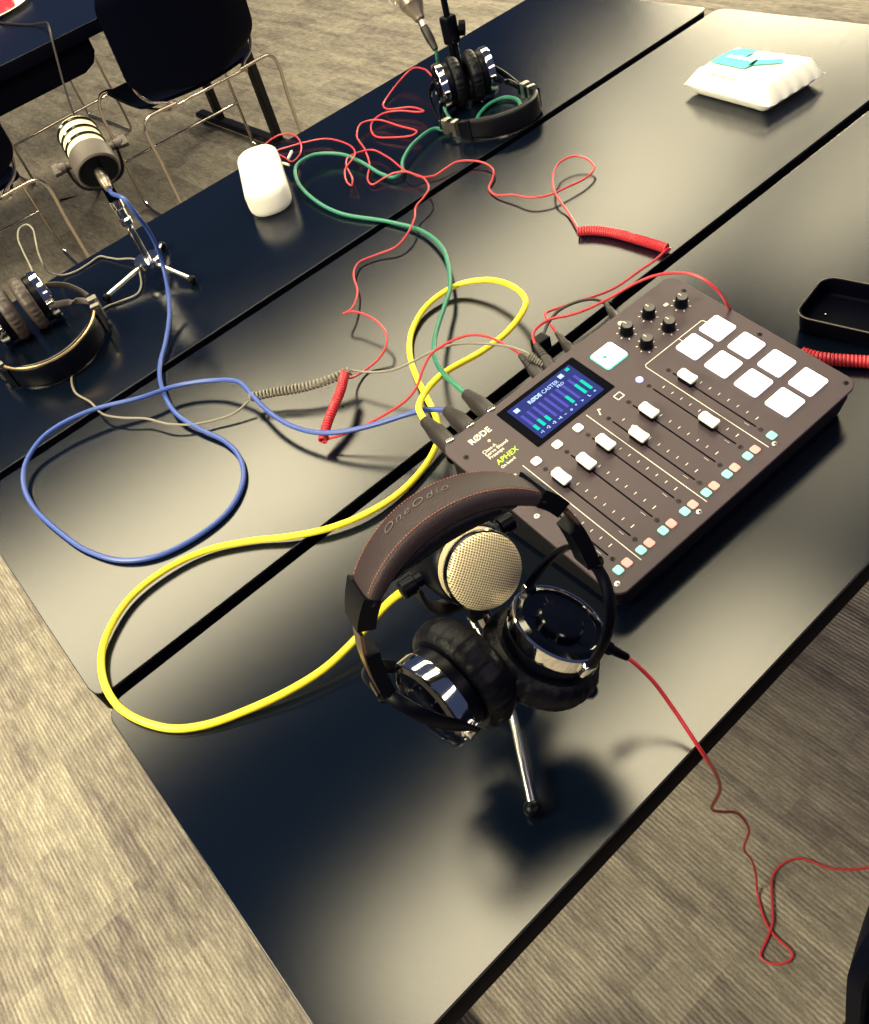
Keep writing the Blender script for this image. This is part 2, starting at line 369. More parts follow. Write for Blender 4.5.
# ------------------------------------------------------------------ chairs
def chair(name_label, x, y, yaw, group='wire framed stacking chairs'):
    M4 = Matrix.Translation((x, y, FLOOR)) @ Matrix.Rotation(yaw, 4, 'Z')
    t = thing('stacking_chair', name_label, 'chair', None, M4, group)
    def W(p): return M4 @ V3(p)
    r = .0062; wr = .265; H = .455
    for s in (-1, 1):
        pts = [(s*.13, 0.0, H), (s*.20, -.005, H+.004), (s*(wr-.02), -.01, H+.002), (s*wr, -.01, H-.025), (s*wr, -.005, .30), (s*wr, .0, .05), (s*wr, .01, r+.002),
               (s*wr, .05, r), (s*wr, .25, r), (s*wr, .47, r), (s*wr, .50, .022), (s*wr, .505, .06), (s*(wr-.003), .50, .25), (s*(wr-.01), .495, .40), (s*(wr-.035), .48, H-.012), (s*.20, .46, H-.008), (s*.19, .40, H-.01), (s*.185, .1, H-.015), (s*.15, .0, H-.012)]
        MB().tube(spline([W(p) for p in pts], .012), r, 10).build('side_frame', M['wire'], t)
        pts = [(s*.135, .0, H-.002), (s*.155, .01, H+.012), (s*.20, .03, H+.03), (s*.225, .04, H+.07), (s*.225, .03, H+.16), (s*.21, .0, H+.30)]
        MB().tube(spline([W(p) for p in pts], .01), r*.85, 8).build('back_support', M['wire'], t)
    MB().tube([W((-.15, 0, H-.006)), W((.15, 0, H-.006))], r*.8, 8).build('rear_bar', M['wire'], t)
    MB().tube([W((-wr, .50, .19)), W((wr, .50, .19))], r*.8, 8).build('stretcher', M['wire'], t)
    # seat: dished shell with a waterfall front
    def shell(fn, nu, nv, th):
        b = MB(); vs = []; fs = []
        for k in (0, 1):
            for i in range(nu + 1):
                for j in range(nv + 1):
                    p, n = fn(i/nu*2 - 1, j/nv); vs.append(W(p + n*(th*(k - .5))))
        N = (nu+1)*(nv+1)
        for i in range(nu):
            for j in range(nv):
                a = i*(nv+1)+j; q = (a, a+1, a+nv+2, a+nv+1)
                fs.append(q); fs.append(tuple(N + z for z in reversed(q)))
        edge = [i*(nv+1) for i in range(nu+1)] + [nu*(nv+1)+j for j in range(1, nv+1)] + [i*(nv+1)+nv for i in range(nu-1, -1, -1)] + [j for j in range(nv-1, 0, -1)]
        for a, c in zip(edge, edge[1:] + edge[:1]): fs.append((a, c, c+N, a+N))
        return b.add(vs, fs)
    def sq(u, v0, wmax, r0):   # rounded outline: half width at v (0..1)
        e = 1.0
        for d in (v0/r0, (1-v0)/r0):
            if d < 1: e = min(e, 1 - .28*(1 - math.sqrt(max(0, 1-(1-d)**2))))
        return u*wmax*e
    def seat(u, v):
        y = .03 + v*.45; x = sq(u, v, .225, .16)
        z = H + .004 + .012*u*u*(1-v) - .010*math.sin(v*PI) - .05*max(0, v-.8)**2*14
        return V3((x, y, z)), Z
    def back(u, v):
        x = sq(u, v, .245, .22)
        z = H + .055 + v*.33; y = .035 - .05*v - .055*(1-u*u) + .01*v*v
        z -= .03*(1-u*u)*(1-v)
        return V3((x, y, z)), V3((0, 1, 0))
    shell(seat, 28, 24, .012).build('seat', M['chair'], t)
    shell(back, 36, 30, .011).build('backrest', M['chair'], t)
    return t
chair('black shell chair tucked in facing the plate table, nearest the white case', 1.44, 2.30, -.05)
chair('black shell chair at the left edge, behind the grey pad headphones', .53, 2.32, -.05)
chair('black shell chair on the far side of the plate table, mostly hidden', 1.25, 4.12, PI + .04)
chair('black shell chair below the front table, only a corner in the bottom right', .662, -.664, PI - .10)
# ------------------------------------------------------------------ mixing console
O = V3((0.54814, -0.33063, 0.03938)); yawm = -.02395
U = V3((math.cos(yawm), math.sin(yawm), 0)); slope = math.asin((.0849-.03938)/.24986)
Vh = V3((-math.sin(yawm), math.cos(yawm), 0)); Vv = Vh*math.cos(slope) + Z*math.sin(slope); Nn = U.cross(Vv)
MW, MD = .3608, .2499
mix = thing('mixing_console', 'dark podcast mixing console with white pads, faders and a blue screen', 'mixer', O - Z*O.z + U*MW/2 + Vh*.12)
def ml(u, v, h=0): return O + U*(u/1000) + Vv*(v/1000) + Nn*(h/1000)
# body wedge under the overhanging top
def body_ring(z_of, ins, rr=.012):
    out = []; d = MD*math.cos(slope)
    for q, (qx, qy) in enumerate(((1, 1), (0, 1), (0, 0), (1, 0))):
        for k in range(5):
            th = PI/2*(q + k/4)
            u = (MW - ins - rr if qx else ins + rr) + math.cos(th)*rr; w = (d - ins - rr if qy else ins + rr) + math.sin(th)*rr
            p = V3((O.x, O.y, 0)) + U*u + Vh*w
            p.z = z_of(w); out.append(p)
    return out
top = lambda w: O.z + w*math.tan(slope) - .0042
MB().ring_loft([body_ring(lambda w: .002, .014), body_ring(lambda w: .006, .008), body_ring(lambda w: top(w)*.5 + .006, .004), body_ring(lambda w: top(w), .004)]).build('console_body', M['matte'], mix)
plate = MB().slab(ml(MW*500, MD*500, -2.2), U, Vv, Nn, MW, MD, .0044, .014, .0012, n=8).build('top_panel', M['plate'], mix)
def pbox(u, v, su, sv, h0, h1, rad, m, name, parent, bev=.0006, n=4):
    h = h1 - h0
    return MB().slab(ml(u, v, (h0+h1)/2), U, Vv, Nn, su/1000, sv/1000, h/1000, rad/1000, min(bev, h/1000*.45), n=n).build(name, m, parent)
# screen
bz = pbox(129.8, 208.6, 115, 64, -.2, .35, 1.5, M['lens'], 'screen', mix, .0001)
pbox(129.8, 208.6, 93.5, 53, .35, .5, 1, M['lcd'], 'display', bz, .00005)
tr = MB(); gr = MB(); wt = MB()
def flat(b, u, v, su, sv, h=.62):
    b.box(ml(u, v, h), U, Vv, Nn, su/1000, sv/1000, .00012)
green = [(0, 0, .34), (1, .02, .42), (2, .26, .58), (6, .12, .62), (8, .1, .72), (9, .2, .78)]
for i in range(10):
    flat(tr := MB(), 89.5 + i*8.6 + (1.5 if i > 7 else 0), 206, 3.4, 27); tr.build('level_track', M['lcdtrack'], bz, False)
for i, a, b_ in [(0, 0, .30), (1, 0, .40), (2, .02, .32), (6, 0, .45), (8, 0, .62), (9, .0, .62)]:
    v0 = 192.5 + 27*a; v1 = 192.5 + 27*b_
    flat(gr := MB(), 89.5 + i*8.6 + (1.5 if i > 7 else 0), (v0+v1)/2, 3.9, v1-v0, .75); gr.build('level_meter', M['lcdgreen'], bz, False)
for u_, v_ in ((91, 228), (158, 229)):
    flat(wt := MB(), u_, v_, 6.2, 5.5); wt.build('screen_icon', M['lcdwhite'], bz, False)
flat(g2 := MB(), 170, 231, 5, 4); g2.build('screen_icon', M['lcdgreen'], bz, False)
def M4p(u, v, h, rot=0, su=1):
    a = U*math.cos(rot) + Vv*math.sin(rot); b = -U*math.sin(rot) + Vv*math.cos(rot)
    m = Matrix((a, b, Nn)).transposed().to_4x4(); m.translation = ml(u, v, h); return m
text_mesh('screen_title', 'RØDE', .0068, M4p(107, 224.3, .7), M['lcdwhite'], bz, .0001, bold=.00022)
text_mesh('screen_title', 'CASTER', .0068, M4p(127, 224.3, .7), M['lcdwhite'], bz, .0001, bold=0)
text_mesh('screen_title', 'PRO', .0052, M4p(144, 219.0, .7), M['lcdwhite'], bz, .0001, bold=.00003)
for i, s_ in enumerate(['•1', '•2', '•3', '•4', '⌁', '▯', '✱', '▸', '♪', '▣']):
    txt = ['\u20221', '\u20222', '\u20223', '\u20224', '~', 'o', '*', '>', 'L', '='][i]
    text_mesh('channel_mark', txt, .0052, M4p(87.6 + i*8.6 + (1.5 if i > 7 else 0), 186.2, .7), M['lcdwhite'], bz, .0001, bold=.0001)
# printing
text_mesh('maker_name', 'RØDE', .0104, M4p(26.3, 228.2, .05), M['print_'], mix, .0001, bold=.00028, spacing=1.06)
for k, s_ in enumerate(['Class-A', 'Servo Biased', 'Preamps']):
    text_mesh('panel_text', s_, .0058, M4p(27, 210 - k*4.9, .05), M['print_'], mix, .0001, bold=.00005)
text_mesh('panel_text', 'APHEX', .0088, M4p(28.3, 189.2, .05), M['lime'], mix, .0001, shear=.15, bold=.00015, spacing=1.05)
text_mesh('panel_text', 'On board', .0048, M4p(28, 183.2, .05), M['print_'], mix, .0001, bold=.0001)
MB().lathe([(.0016, -.0002), (.0016, .0004), (.0008, .0006)], ml(43.2, 219.6), Nn, 20).build('indicator_light', M['orange'], mix)
# printed lines and ticks
ln = MB()
def line(b, p, q, w=.9, h=.08):
    a, c = ml(p[0], p[1], h), ml(q[0], q[1], h); d = (c-a); L_ = d.length; d.normalize()
    b.box((a+c)/2, d, Nn.cross(d), Nn, L_, w/1000, .00012)
line(ln, (45, 171.5), (45, 13.5)); line(ln, (137.6, 171.6), (137.6, 13.3))
line(ln, (324.2, 174.6), (233, 174.6)); line(ln, (230.5, 172), (230.5, 13.2)); line(ln, (233, 174.6), (230.5, 172)); line(ln, (324.2, 174.6), (326, 172.8)); line(ln, (326, 172.8), (326, 168)); line(ln, (286.4, 174.6), (286.4, 168))
US = [27.2, 57.9, 88.6, 119.5, 150.0, 180.7, 212.1, 243.2]
for i, u in enumerate(US):
    for k in range(9):
        v = 139.5 - k*11.9
        if k in (8,): line(ln, (u+7.2, v), (u+11.8, v), .95)
        else: line(ln, (u+7.6, v), (u+11.2, v), .75)
    line(ln, (u - 3.5, 139 - 95.2), (u - 3.5, 139 - 95.2 + 6), .35)
# icons: phone outline, usb-like mark, headphone marks
for (a, b_) in [((175.8, 161.5), (175.8, 168.5)), ((175.8, 168.5), (185, 168.5)), ((185, 168.5), (185, 161.5)), ((185, 161.5), (175.8, 161.5))]: line(ln, a, b_, 1.1)
line(ln, (148, 160.5), (151.5, 168.5), 1.3); line(ln, (151.5, 168), (153.5, 166), 1.3); line(ln, (147.3, 161.5), (149.4, 162.8), 1.6)
ln.build('panel_line', M['print_'], mix, False)
# fader slots and ring prints
sl = MB()
for u in US: sl.slab(ml(u, 92, .02), U, Vv, Nn, .0018, .108, .0003, .0009, .0001)
sl.build('fader_slot', M['edge'], mix)
rp = MB()
for i, u in enumerate(US):
    for v in (151.5, 32.6):
        rp.lathe([(.0029, 0), (.0029, .00012), (.0022, .00012), (.0022, 0)], ml(u, v, .0), Nn, 20)
        rp.lathe([(.0007, 0), (.0007, .00014)], ml(u, v, .0), Nn, 10)
rp.build('ring_mark', M['dim'], mix, False)
# knobs
for (u, v) in [(255.3, 222.5), (291.6, 222.5), (291.1, 193), (254.7, 193), (329, 207.5)]:
    k = MB().lathe([(.0078, 0), (.0078, .001), (.0070, .0016), (.0068, .0118), (.0062, .0126), (.0005, .0128)], ml(u, v), Nn, 36, mod=lambda t, r, h: 1 + (.02*math.cos(18*t) if .001 < h < .0125 and r > .0063 else 0)).build('control_knob', M['plastic'], mix, angle=.5)
    MB().lathe([(.0061, .0128), (.0058, .0131), (.0004, .0131)], ml(u, v), Nn, 28).build('knob_cap', mat('knob_top', (.085, .075, .08), .5), k)
    MB().box(ml(u, v, 13.2) + Vv*.0036, U, Vv, Nn, .0011, .0042, .0004).build('pointer', M['print_'], k, False)
    tk = MB()
    for a in range(7):
        th = math.radians(-150 + a*50); p = ml(u, v, .1) + (U*math.sin(th) + Vv*math.cos(th))*.0102
        d = (U*math.sin(th) + Vv*math.cos(th)); w = .0012
        tk.box(p, d, Nn.cross(d), Nn, .0022, w, .00015)
    tk.build('knob_mark', M['print_'], k, False)
ic = MB(); 
ic.lathe([(.0036, 0), (.0036, .00012), (.0026, .00012), (.0026, 0)], ml(262, 237, .05), Nn, 16); ic.box(ml(262, 233.5, .1), U, Vv, Nn, .002, .003, .0001)
ic.box(ml(318, 220, .1), U, Vv, Nn, .006, .004, .0001); ic.build('panel_icon', M['print_'], mix, False)
# record button, lit rim
rb = pbox(216, 212, 33.5, 29.5, 0, .7, 4, M['recrim'], 'record_button', mix, .0003)
pbox(216, 212, 31.3, 27.2, .7, 2.6, 3.6, M['rec'], 'button_cap', rb, .0008)
MB().lathe([(.0023, 0), (.0023, .0003), (.0002, .0003)], ml(209.6, 212.5, 2.6), Nn, 18).build('record_dot', M['recdot'], rb)
text_mesh('button_text', 'REC', .0036, M4p(215, 211.3, 2.65), M['greyprint'], rb, .0001)
MB().lathe([(.0042, 0), (.0042, .0008), (.0036, .0016), (.0003, .0020)], ml(212, 164.6), Nn, 26).build('blue_light', M['bluelight'], mix)
# pads
for i in range(4):
    for u in (326.0, 287.7):
        r_ = pbox(u, 153.7 - 38.83*i, 30.6, 28.6, 0, 2.2, 3, M['pad'], 'sound_pad', mix, .0008)
# labelled channel buttons
for u, s_ in zip((27.2, 58.2, 88.3, 118.9), '1234'):
    b_ = pbox(u, 165, 10.4, 9.6, 0, 1.4, 2.6, M['whitecap'], 'channel_button', mix, .0006)
    text_mesh('button_text', s_, .0045, M4p(u - 1.3, 163.3, 1.45), M['greyprint'], b_, .0001)
# mute / listen pairs
for i, u in enumerate([21.8, 52.6, 83.3, 114.2, 145.3, 176.2, 207.4]):
    pbox(u, 20.5, 9.0, 9.2, 0, 1.4, 2.2, M['mint'], 'listen_button', mix, .0006)
    pbox(u + 11.4, 20.4, 9.0, 9.2, 0, 1.4, 2.2, M['pink'], 'mute_button', mix, .0006)
pbox(244.1, 20, 9.6, 9.2, 0, 1.4, 2.2, M['mint'], 'listen_button', mix, .0006)
# screws
for (u, v) in [(11.7, 220.8), (11.7, 116.9), (10.9, 11.3), (123.6, 10.9), (238.2, 11.5), (351, 10.1), (349.4, 115.9), (349.3, 220.4)]:
    s_ = MB().lathe([(.0031, 0), (.0031, .00025), (.0022, .0005), (.0003, .0005)], ml(u, v), Nn, 20).build('screw', M['satin'] if (v < 150 and u < 300) else M['blackmetal'], mix)
    MB().lathe([(.0012, .0005), (.0012, .0006)], ml(u, v), Nn, 6).build('screw_socket', M['edge'], s_, False)
# faders
CAPV = [132, 129.4, 124.9, 127.8, 110.8, 124.9, 73.4, 127.1]
for u, v in zip(US, CAPV):
    b = MB(); nseg = 8; rings = []
    L_, w_, H_ = 20.5, 11.5, 11.0
    b.slab(ml(u, v, 4.4), U, Vv, Nn, .0100, .0185, .0080, .002, .001)
    f = b.build('fader', M['plastic'], mix)
    c = MB(); vs = []; fs = []; nu, nv = 6, 12
    def surf(a, t, hh):
        e = min(1, (1-abs(t))*6+.45); uu = a*w_/2*(1 if abs(t) < .9 else .86); vv = t*L_/2*(1 if abs(a) < .9 else .95)
        return ml(u + uu, v + vv, hh)
    for k, hfun in enumerate((lambda t, a: 7.6, lambda t, a: 10.6 + 1.3*t*t - (.8 if abs(a) > .9 else 0) - (.9 if abs(t) > .95 else 0))):
        for i in range(nu+1):
            for j in range(nv+1):
                a = i/nu*2-1; t = j/nv*2-1; vs.append(surf(a, t, hfun(t, a)))
    N_ = (nu+1)*(nv+1)
    for i in range(nu):
        for j in range(nv):
            q = i*(nv+1)+j; qq = (q, q+1, q+nv+2, q+nv+1); fs.append(qq); fs.append(tuple(N_+z for z in reversed(qq)))
    edge = [i*(nv+1) for i in range(nu+1)] + [nu*(nv+1)+j for j in range(1, nv+1)] + [i*(nv+1)+nv for i in range(nu-1, -1, -1)] + [j for j in range(nv-1, 0, -1)]
    for a, b_ in zip(edge, edge[1:]+edge[:1]): fs.append((a, b_, b_+N_, a+N_))
    c.add(vs, fs).build('fader_cap', M['whitecap'], f, angle=.8)
# sockets along the back
bk = lambda u, z, d=0: V3((O.x, O.y, 0)) + U*(u/1000) + Vh*(MD*math.cos(slope) - .004 + d) + Z*z
for u in (15, 44, 74):
    MB().lathe([(.0125, -.001), (.0125, .0012), (.0100, .0012), (.0100, -.001)], bk(u, .068), Vh, 24).build('socket', M['plastic'], mix)
for u in (150, 169, 201, 272):
    MB().lathe([(.0060, -.001), (.0060, .0015), (.0035, .0015), (.0035, -.001)], bk(u, .066), Vh, 18).build('socket', M['satin'], mix)
# ------------------------------------------------------------------ cables
def plugpos(px, py, z): return at(px, py, z)
def cable(name, label, pts, r, m, plug=None, parts=(), cat='cable', group=None, step=.004, loc=None):
    P = spline(ats(pts), step)
    lo = loc if loc is not None else P[len(P)//2]
    t = thing(name, label, cat, lo, group=group)
    MB().tube(P, r, 10).build('cord', m, t)
    return t, P
def xlr(t, a, b, m1=None, name='plug', r=.0105, tab=True):
    """plug body from a (socket) to b (cable)"""
    a, b = V3(a), V3(b); d = b - a; L_ = d.length; d.normalize()
    p = MB().lathe([(r*.98, 0), (r, .001), (r, L_*.58), (r*.93, L_*.60), (r*.93, L_*.63), (r*.90, L_*.65), (r*.66, L_*.97), (r*.4, L_)], a, d, 28).build(name, m1 or M['rubber'], t)
    if tab:
        s = d.cross(Z).normalized(); n = s.cross(d).normalized()
        if n.z < 0: n = -n
        MB().box(a + d*.004 + n*r*.93, s, d, n, .010, .006, .003, .001).build('release_tab', M['chrome'], p)
    return p
SOC = .075
def sock(u, z=SOC): return bk(u, z, .0)
# yellow
a3 = sock(13.7); e3 = at(424.5, 422.5, .066)
YP = [(425, 421, .066), (419, 409, .066), (423, 396, .060), (434, 381.6, .055), (447, 371, .050), (484, 350, .042), (509, 330, .040), (525.7, 305, .040), (521.5, 293, .036), (505, 283, .030), (483, 280, .022), (455, 286, .013), (427.6, 305, .008), (412.4, 330, .005), (409.7, 352, .006), (416.6, 377, .012), (427.6, 399, .018), (436.5, 418.5, .018), (438.5, 436, .014), (436, 446, .010), (425, 466, .006), (400, 492.5, .006), (366.8, 513.4, .008), (330, 528, .008), (290, 536.5, .007), (250, 541, .006), (205, 551, .006), (165, 570, .007), (130, 598, .007), (109, 630, .007), (101.5, 655, .006), (104, 682, .005), (117, 705, .0045), (138, 719.5, .0045), (172, 728.5, .0045), (205, 725, .0045), (245, 711, .006), (290, 690, .010), (325, 668, .014), (352, 643, .022), (385, 606, .05), (405, 590, .09), (422, 580, .125), (436, 573, .145)]
yc, yp = cable('microphone_cable', 'yellow microphone cable looping from the console across two tables', YP, .0040, M['yellow'], loc=at(101, 665, .0))
xlr(yc, a3, yp[0])
# blue
mic_c = V3((.584, .756, .218)); mic_d = V3((.20, .85, .46)).normalized()
BP = [mic_c - mic_d*.070, mic_c - mic_d*.082, (125, 200, .188), (136, 214, .165), (148, 230, .13), (156, 245, .10), (162, 262, .068), (167, 285, .04), (169.5, 312, .02), (166, 340, .010), (160, 365, .008), (161.7, 387, .012), (175.7, 413, .012), (198, 428, .008), (225, 441.5, .006), (240, 458, .005), (243, 482, .004), (229, 510, .004), (200, 534.6, .004), (158, 555.7, .004), (123, 560.5, .004), (87.8, 551, .004), (63, 534.6, .005), (33, 506, .006), (23.5, 483, .009), (27, 460, .014), (46, 434.5, .022), (87.8, 411.6, .024), (140.5, 397.6, .022), (175.7, 386, .020), (211, 380.5, .022), (239, 382, .028), (252.4, 395.5, .022), (271, 413.5, .022), (291.8, 426, .022), (316.6, 432.5, .024), (343.5, 431.5, .03), (374.6, 424.5, .038), (410, 413.5, .05), (428, 409.5, .058), (447, 410.5, .066)]
bc, bp_ = cable('microphone_cable', 'blue microphone cable from the left tripod microphone to the console', BP, .0033, M['blue'], loc=at(243, 482, 0))
xlr(bc, sock(43), bp_[-1])
# green
GP = [(466, 394, .066), (454, 383.4, .062), (443, 373, .055), (435.5, 359.5, .045), (434, 344.7, .036), (436.7, 330, .028), (445, 305, .022), (449.7, 290, .020), (449, 268, .018), (441, 246, .014), (420, 230, .008), (387.6, 221.5, .005), (339.7, 213, .006), (311, 197, .010), (297, 180, .016), (297, 165, .020), (312.8, 155, .020), (339.7, 154, .016), (360.6, 161.7, .012), (381.6, 174, .008), (394, 177, .008), (402, 172, .009), (402.5, 161.7, .012), (413, 144, .014), (435, 128.5, .010), (446, 130.5, .0045), (461, 130, .0045), (473, 124, .0045), (481, 112, .005), (490, 103.5, .006), (504, 97.5, .006), (516, 99, .006), (520, 105, .0045), (512, 115, .0045), (496, 121, .0045), (476, 125, .0045), (458, 124, .0045), (447, 114, .01), (441, 92, .03), (439, 68, .05), (437, 58, .075), (436, 50, .09)]
gc, gp = cable('microphone_cable', 'green microphone cable looping from the console to the far microphone', GP, .0033, M['green'], loc=at(297, 172, 0))
xlr(gc, sock(73), gp[0])
cE = gp[-1]; cT = at(424, 27, .125)
xlr(gc, cT, cE, r=.0085, tab=False, name='plug')
MB().lathe([(.0068, 0), (.0068, .016), (.0060, .018)], cT + (cT - cE).normalized()*.0, (cT - cE), 20).build('plug_collar', M['satin'], gc)
# jacks
def jack(t, a, b, r=.0062, name='plug', rib=True):
    a, b = V3(a), V3(b); d = b - a; L_ = d.length; d.normalize()
    prof = [(r*.6, 0), (r*.6, L_*.05), (r, L_*.07), (r, L_*.5)]
    n = 6
    for k in range(n):
        q = L_*(.52 + .44*k/n); rr = r*(.86 - .42*k/n)
        prof += [(rr, q), (rr, q + L_*.035), (rr*.82, q + L_*.04), (rr*.82, q + L_*.065)]
    return MB().lathe(prof, a, d, 20).build(name, M['rubber'], t)
# red cord of the white case side: comes from behind the case, coil, jack
R2 = [(262, 150, .004), (267.9, 142, .004), (279.8, 134.8, .006), (291.8, 134, .008), (300.8, 143.8, .010), (299, 155.7, .008), (293, 161.5, .004), (284, 157, .0025), (275, 151.5, .0025), (288, 147, .006), (306, 142, .008), (324.7, 138.7, .010), (348.7, 144.7, .014), (355, 152.8, .018), (351.7, 160, .022), (345, 170, .02), (347, 182, .014), (351.7, 185.5, .012), (352.5, 180, .016), (346, 163, .018), (350, 156, .016), (369.6, 149.8, .012), (387.6, 157, .012), (405.5, 170.7, .014), (423.5, 178, .018), (428.6, 188.7, .020), (423.5, 197.6, .020), (416, 206.6, .018), (414.5, 218.6, .016), (405.5, 236.5, .014), (395.7, 247, .010), (376, 255, .006), (360, 261.7, .006), (354.6, 269, .007), (353.8, 277, .008), (357.4, 290, .008), (356, 299.6, .010), (351.4, 309, .014), (343.6, 313.7, .022), (350.6, 311.4, .026), (363.5, 314, .028), (376.4, 321, .026), (386, 333.4, .022), (386, 346, .018), (379.6, 357.6, .010), (366.7, 369, .004), (352, 377.5, .012), (345, 377, .03)]
t, P_ = cable('headphone_cable', 'thin red cord with a short hanging coil, beside the grey coil', R2, .0016, M['red'], loc=at(343, 314, 0), step=.003)
C2 = [(345, 373, .033), (340.5, 391, .032), (333, 409, .028), (326.5, 426, .022), (322.5, 441, .016)]
MB().tube(coil(ats(C2), .0048, .0036), .0017, 7).build('coil', M['red'], t)
MB().tube(spline(ats([(322.5, 443, .014), (328, 439, .015), (339, 436, .018), (364, 425.6, .028), (389, 412, .040), (407, 399.5, .050), (416.7, 386.6, .056), (423, 369, .062), (431, 354.4, .068), (444, 344.7, .075), (458.6, 338, .082), (470.8, 335, .086), (487, 336.4, .086), (502, 343, .082), (520.5, 354, .072)]), .003), .0016, 8).build('cord', M['red'], t)
jack(t, sock(152, .063), at(519, 353.5, .072), .0074)
# red cord of the far headphones
R1 = [(437, 80, .05), (431, 75, .05), (423.5, 69, .04), (411.5, 69, .03), (399.5, 81, .014), (387.6, 96.5, .006), (383, 105, .008), (388, 109, .010), (411.5, 107.2, .014), (423.5, 111.3, .016), (418, 112, .016), (399.5, 110.8, .014), (383, 113.5, .012), (373, 121, .008), (371, 129, .005), (376, 136.5, .005), (390, 137.5, .007), (413, 135, .012), (416.9, 132, .014), (399.5, 126, .012), (375.6, 119.8, .012), (362, 123, .012), (356.7, 134.8, .010), (365, 149.8, .010), (369.5, 165, .008), (367.8, 180, .005), (373, 184.5, .005), (384, 178, .008), (394, 173, .014), (408.5, 172, .016), (419, 176.5, .008), (433.8, 175.7, .006), (445, 168.8, .008), (456.8, 161.9, .010), (473, 160.7, .010), (486.7, 164, .008), (493.6, 171, .008), (492.5, 179, .005), (489, 188, .003), (496, 195, .004), (512, 194.8, .010), (530.5, 197.5, .013), (548.9, 195, .013), (567.3, 187, .012), (585.7, 178, .010), (594.3, 167.6, .010), (585.7, 158.4, .015), (574, 156, .018), (560.4, 161.9, .018), (553.5, 174, .018), (553.8, 189, .016), (558, 198, .012), (567.3, 211, .006), (578.2, 229, .006)]
t, P_ = cable('headphone_cable', 'thin red cord wandering from the far headphones to a long red coil', R1, .0017, M['red'], loc=at(530, 197, 0), step=.003)
MB().tube(coil(ats([(578.6, 231, .0075), (595, 230.5, .0075), (613.8, 233, .0075), (632.5, 238, .0075), (651, 243.5, .0075), (667.7, 248.8, .0075)]), .0054, .0038), .0018, 7).build('coil', M['red'], t)
MB().tube(spline(ats([(668, 248, .008), (655, 260, .007), (638.7, 271.4, .008), (618, 286, .014), (601, 294, .022), (580.7, 300.4, .028), (560, 307.5, .032), (546.5, 312.5, .036), (546, 317, .042), (549.5, 323.5, .048), (557, 333.4, .058)]), .003), .0017, 8).build('cord', M['red'], t)
jack(t, sock(201, .066), at(555.5, 331.5, .060), .0060)
# grey cord: left headphones to console
GR = [(37, 283, .075), (31, 268, .088), (22.5, 250, .09), (18, 238, .09), (20, 228, .09), (27, 224.5, .09), (32, 228, .085), (35.5, 240, .08), (38, 252, .07), (43, 264, .055), (50, 273, .02), (62, 275, .005), (75, 271.5, .003), (88, 264, .003), (99, 256.5, .004), (108, 257.5, .004), (118, 259, .006), (129, 258.5, .010), (136, 260, .012), (139.5, 272, .008), (141, 286, .004), (137, 294, .003), (121, 301, .003), (105, 307.5, .003), (95, 318, .003), (89, 333, .003), (85, 346, .003), (76, 363, .003), (71.6, 378, .003), (75, 392, .003), (90.4, 402, .008), (103, 414, .012), (120.8, 417.6, .013), (146, 418.6, .012), (168.9, 424, .012), (191.6, 424.4, .010), (211.9, 421, .008), (234.7, 413, .010), (249, 401, .016)]
t, P_ = cable('headphone_cable', 'grey cord with a grey coil from the left headphones to the console', GR, .0016, M['greycord'], loc=at(75, 392, 0), step=.003)
MB().tube(coil(ats([(251, 397, .019), (275, 392, .021), (300, 388, .023), (325, 381, .025), (350, 371, .026)]), .0050, .0052), .0016, 7).build('coil', M['greycord'], t)
MB().tube(spline(ats([(350, 370, .026), (365, 372, .028), (381, 371.8, .032), (394, 369.7, .036), (410, 363, .044), (432.8, 351, .056), (446.8, 346, .064), (463.4, 343.4, .072), (483.7, 343.8, .080), (505, 345.8, .084), (520, 350, .084), (530, 355, .080), (537, 360.5, .074), (545, 368, .062)]), .003), .0016, 8).build('cord', M['greycord'], t)
sr = MB()
sr.tube(coil(ats([(529, 354.5, .081), (543, 366, .068)]), .0030, .0030, 10), .0011, 6); sr.build('strain_relief', M['greycord'], t)
# red cord of the front headphones: hangs to the floor, returns to the console
R3 = [(624, 656, .075), (627.3, 657.5, .075), (651, 679, .055), (674.6, 710.7, .03), (698, 746, .006), (708, 761, -.02), (715, 772, -.07), (720, 789.6, -.16), (712, 809, -.26), (722, 812, -.32), (737.7, 813.5, -.38), (748.8, 829, -.45), (744, 849, -.55), (752, 861, -.63), (756, 876, -.69), (757.5, 892, -.735), (764, 918, -.737), (773, 933.5, -.737), (793, 955, -.737), (785, 963, -.737), (769, 963, -.737), (760.8, 957, -.737), (767, 939.4, -.737), (772.4, 923.6, -.736), (773, 876, -.736), (785, 862.5, -.736), (800.8, 858.6, -.736), (832, 868.4, -.737), (869, 867.6, -.737), (950, 840, -.737)]
offscreen = [V3((1.12, -.55, -.72)), V3((1.16, -.53, -.45)), V3((1.17, -.50, -.12)), V3((1.15, -.462, .004)), V3((1.10, -.44, .006)), at(960, 395, .006), at(900, 365, .006)]
pth = spline(ats(R3) + offscreen, .004)
t = thing('headphone_cable', 'long red cord hanging from the front headphones down to the carpet', 'cable', at(773, 950, FLOOR))
MB().tube(pth, .0018, 8).build('cord', M['red'], t)
bp0 = at(596, 642, .100); bp1 = at(627, 657.3, .075)
MB().lathe([(.0055, 0), (.0060, .002), (.0055, (bp1-bp0).length*.45), (.0042, (bp1-bp0).length*.5), (.0032, (bp1-bp0).length)], bp0, bp1 - bp0, 18).build('plug', M['plastic'], t)
cl = ats([(900, 365, .008), (885, 364, .008), (869, 362, .008), (845, 360.5, .008), (820, 358, .008), (800, 353, .008)])
MB().tube(coil(cl, .0056, .0040), .0019, 7).build('coil', M['red'], t)
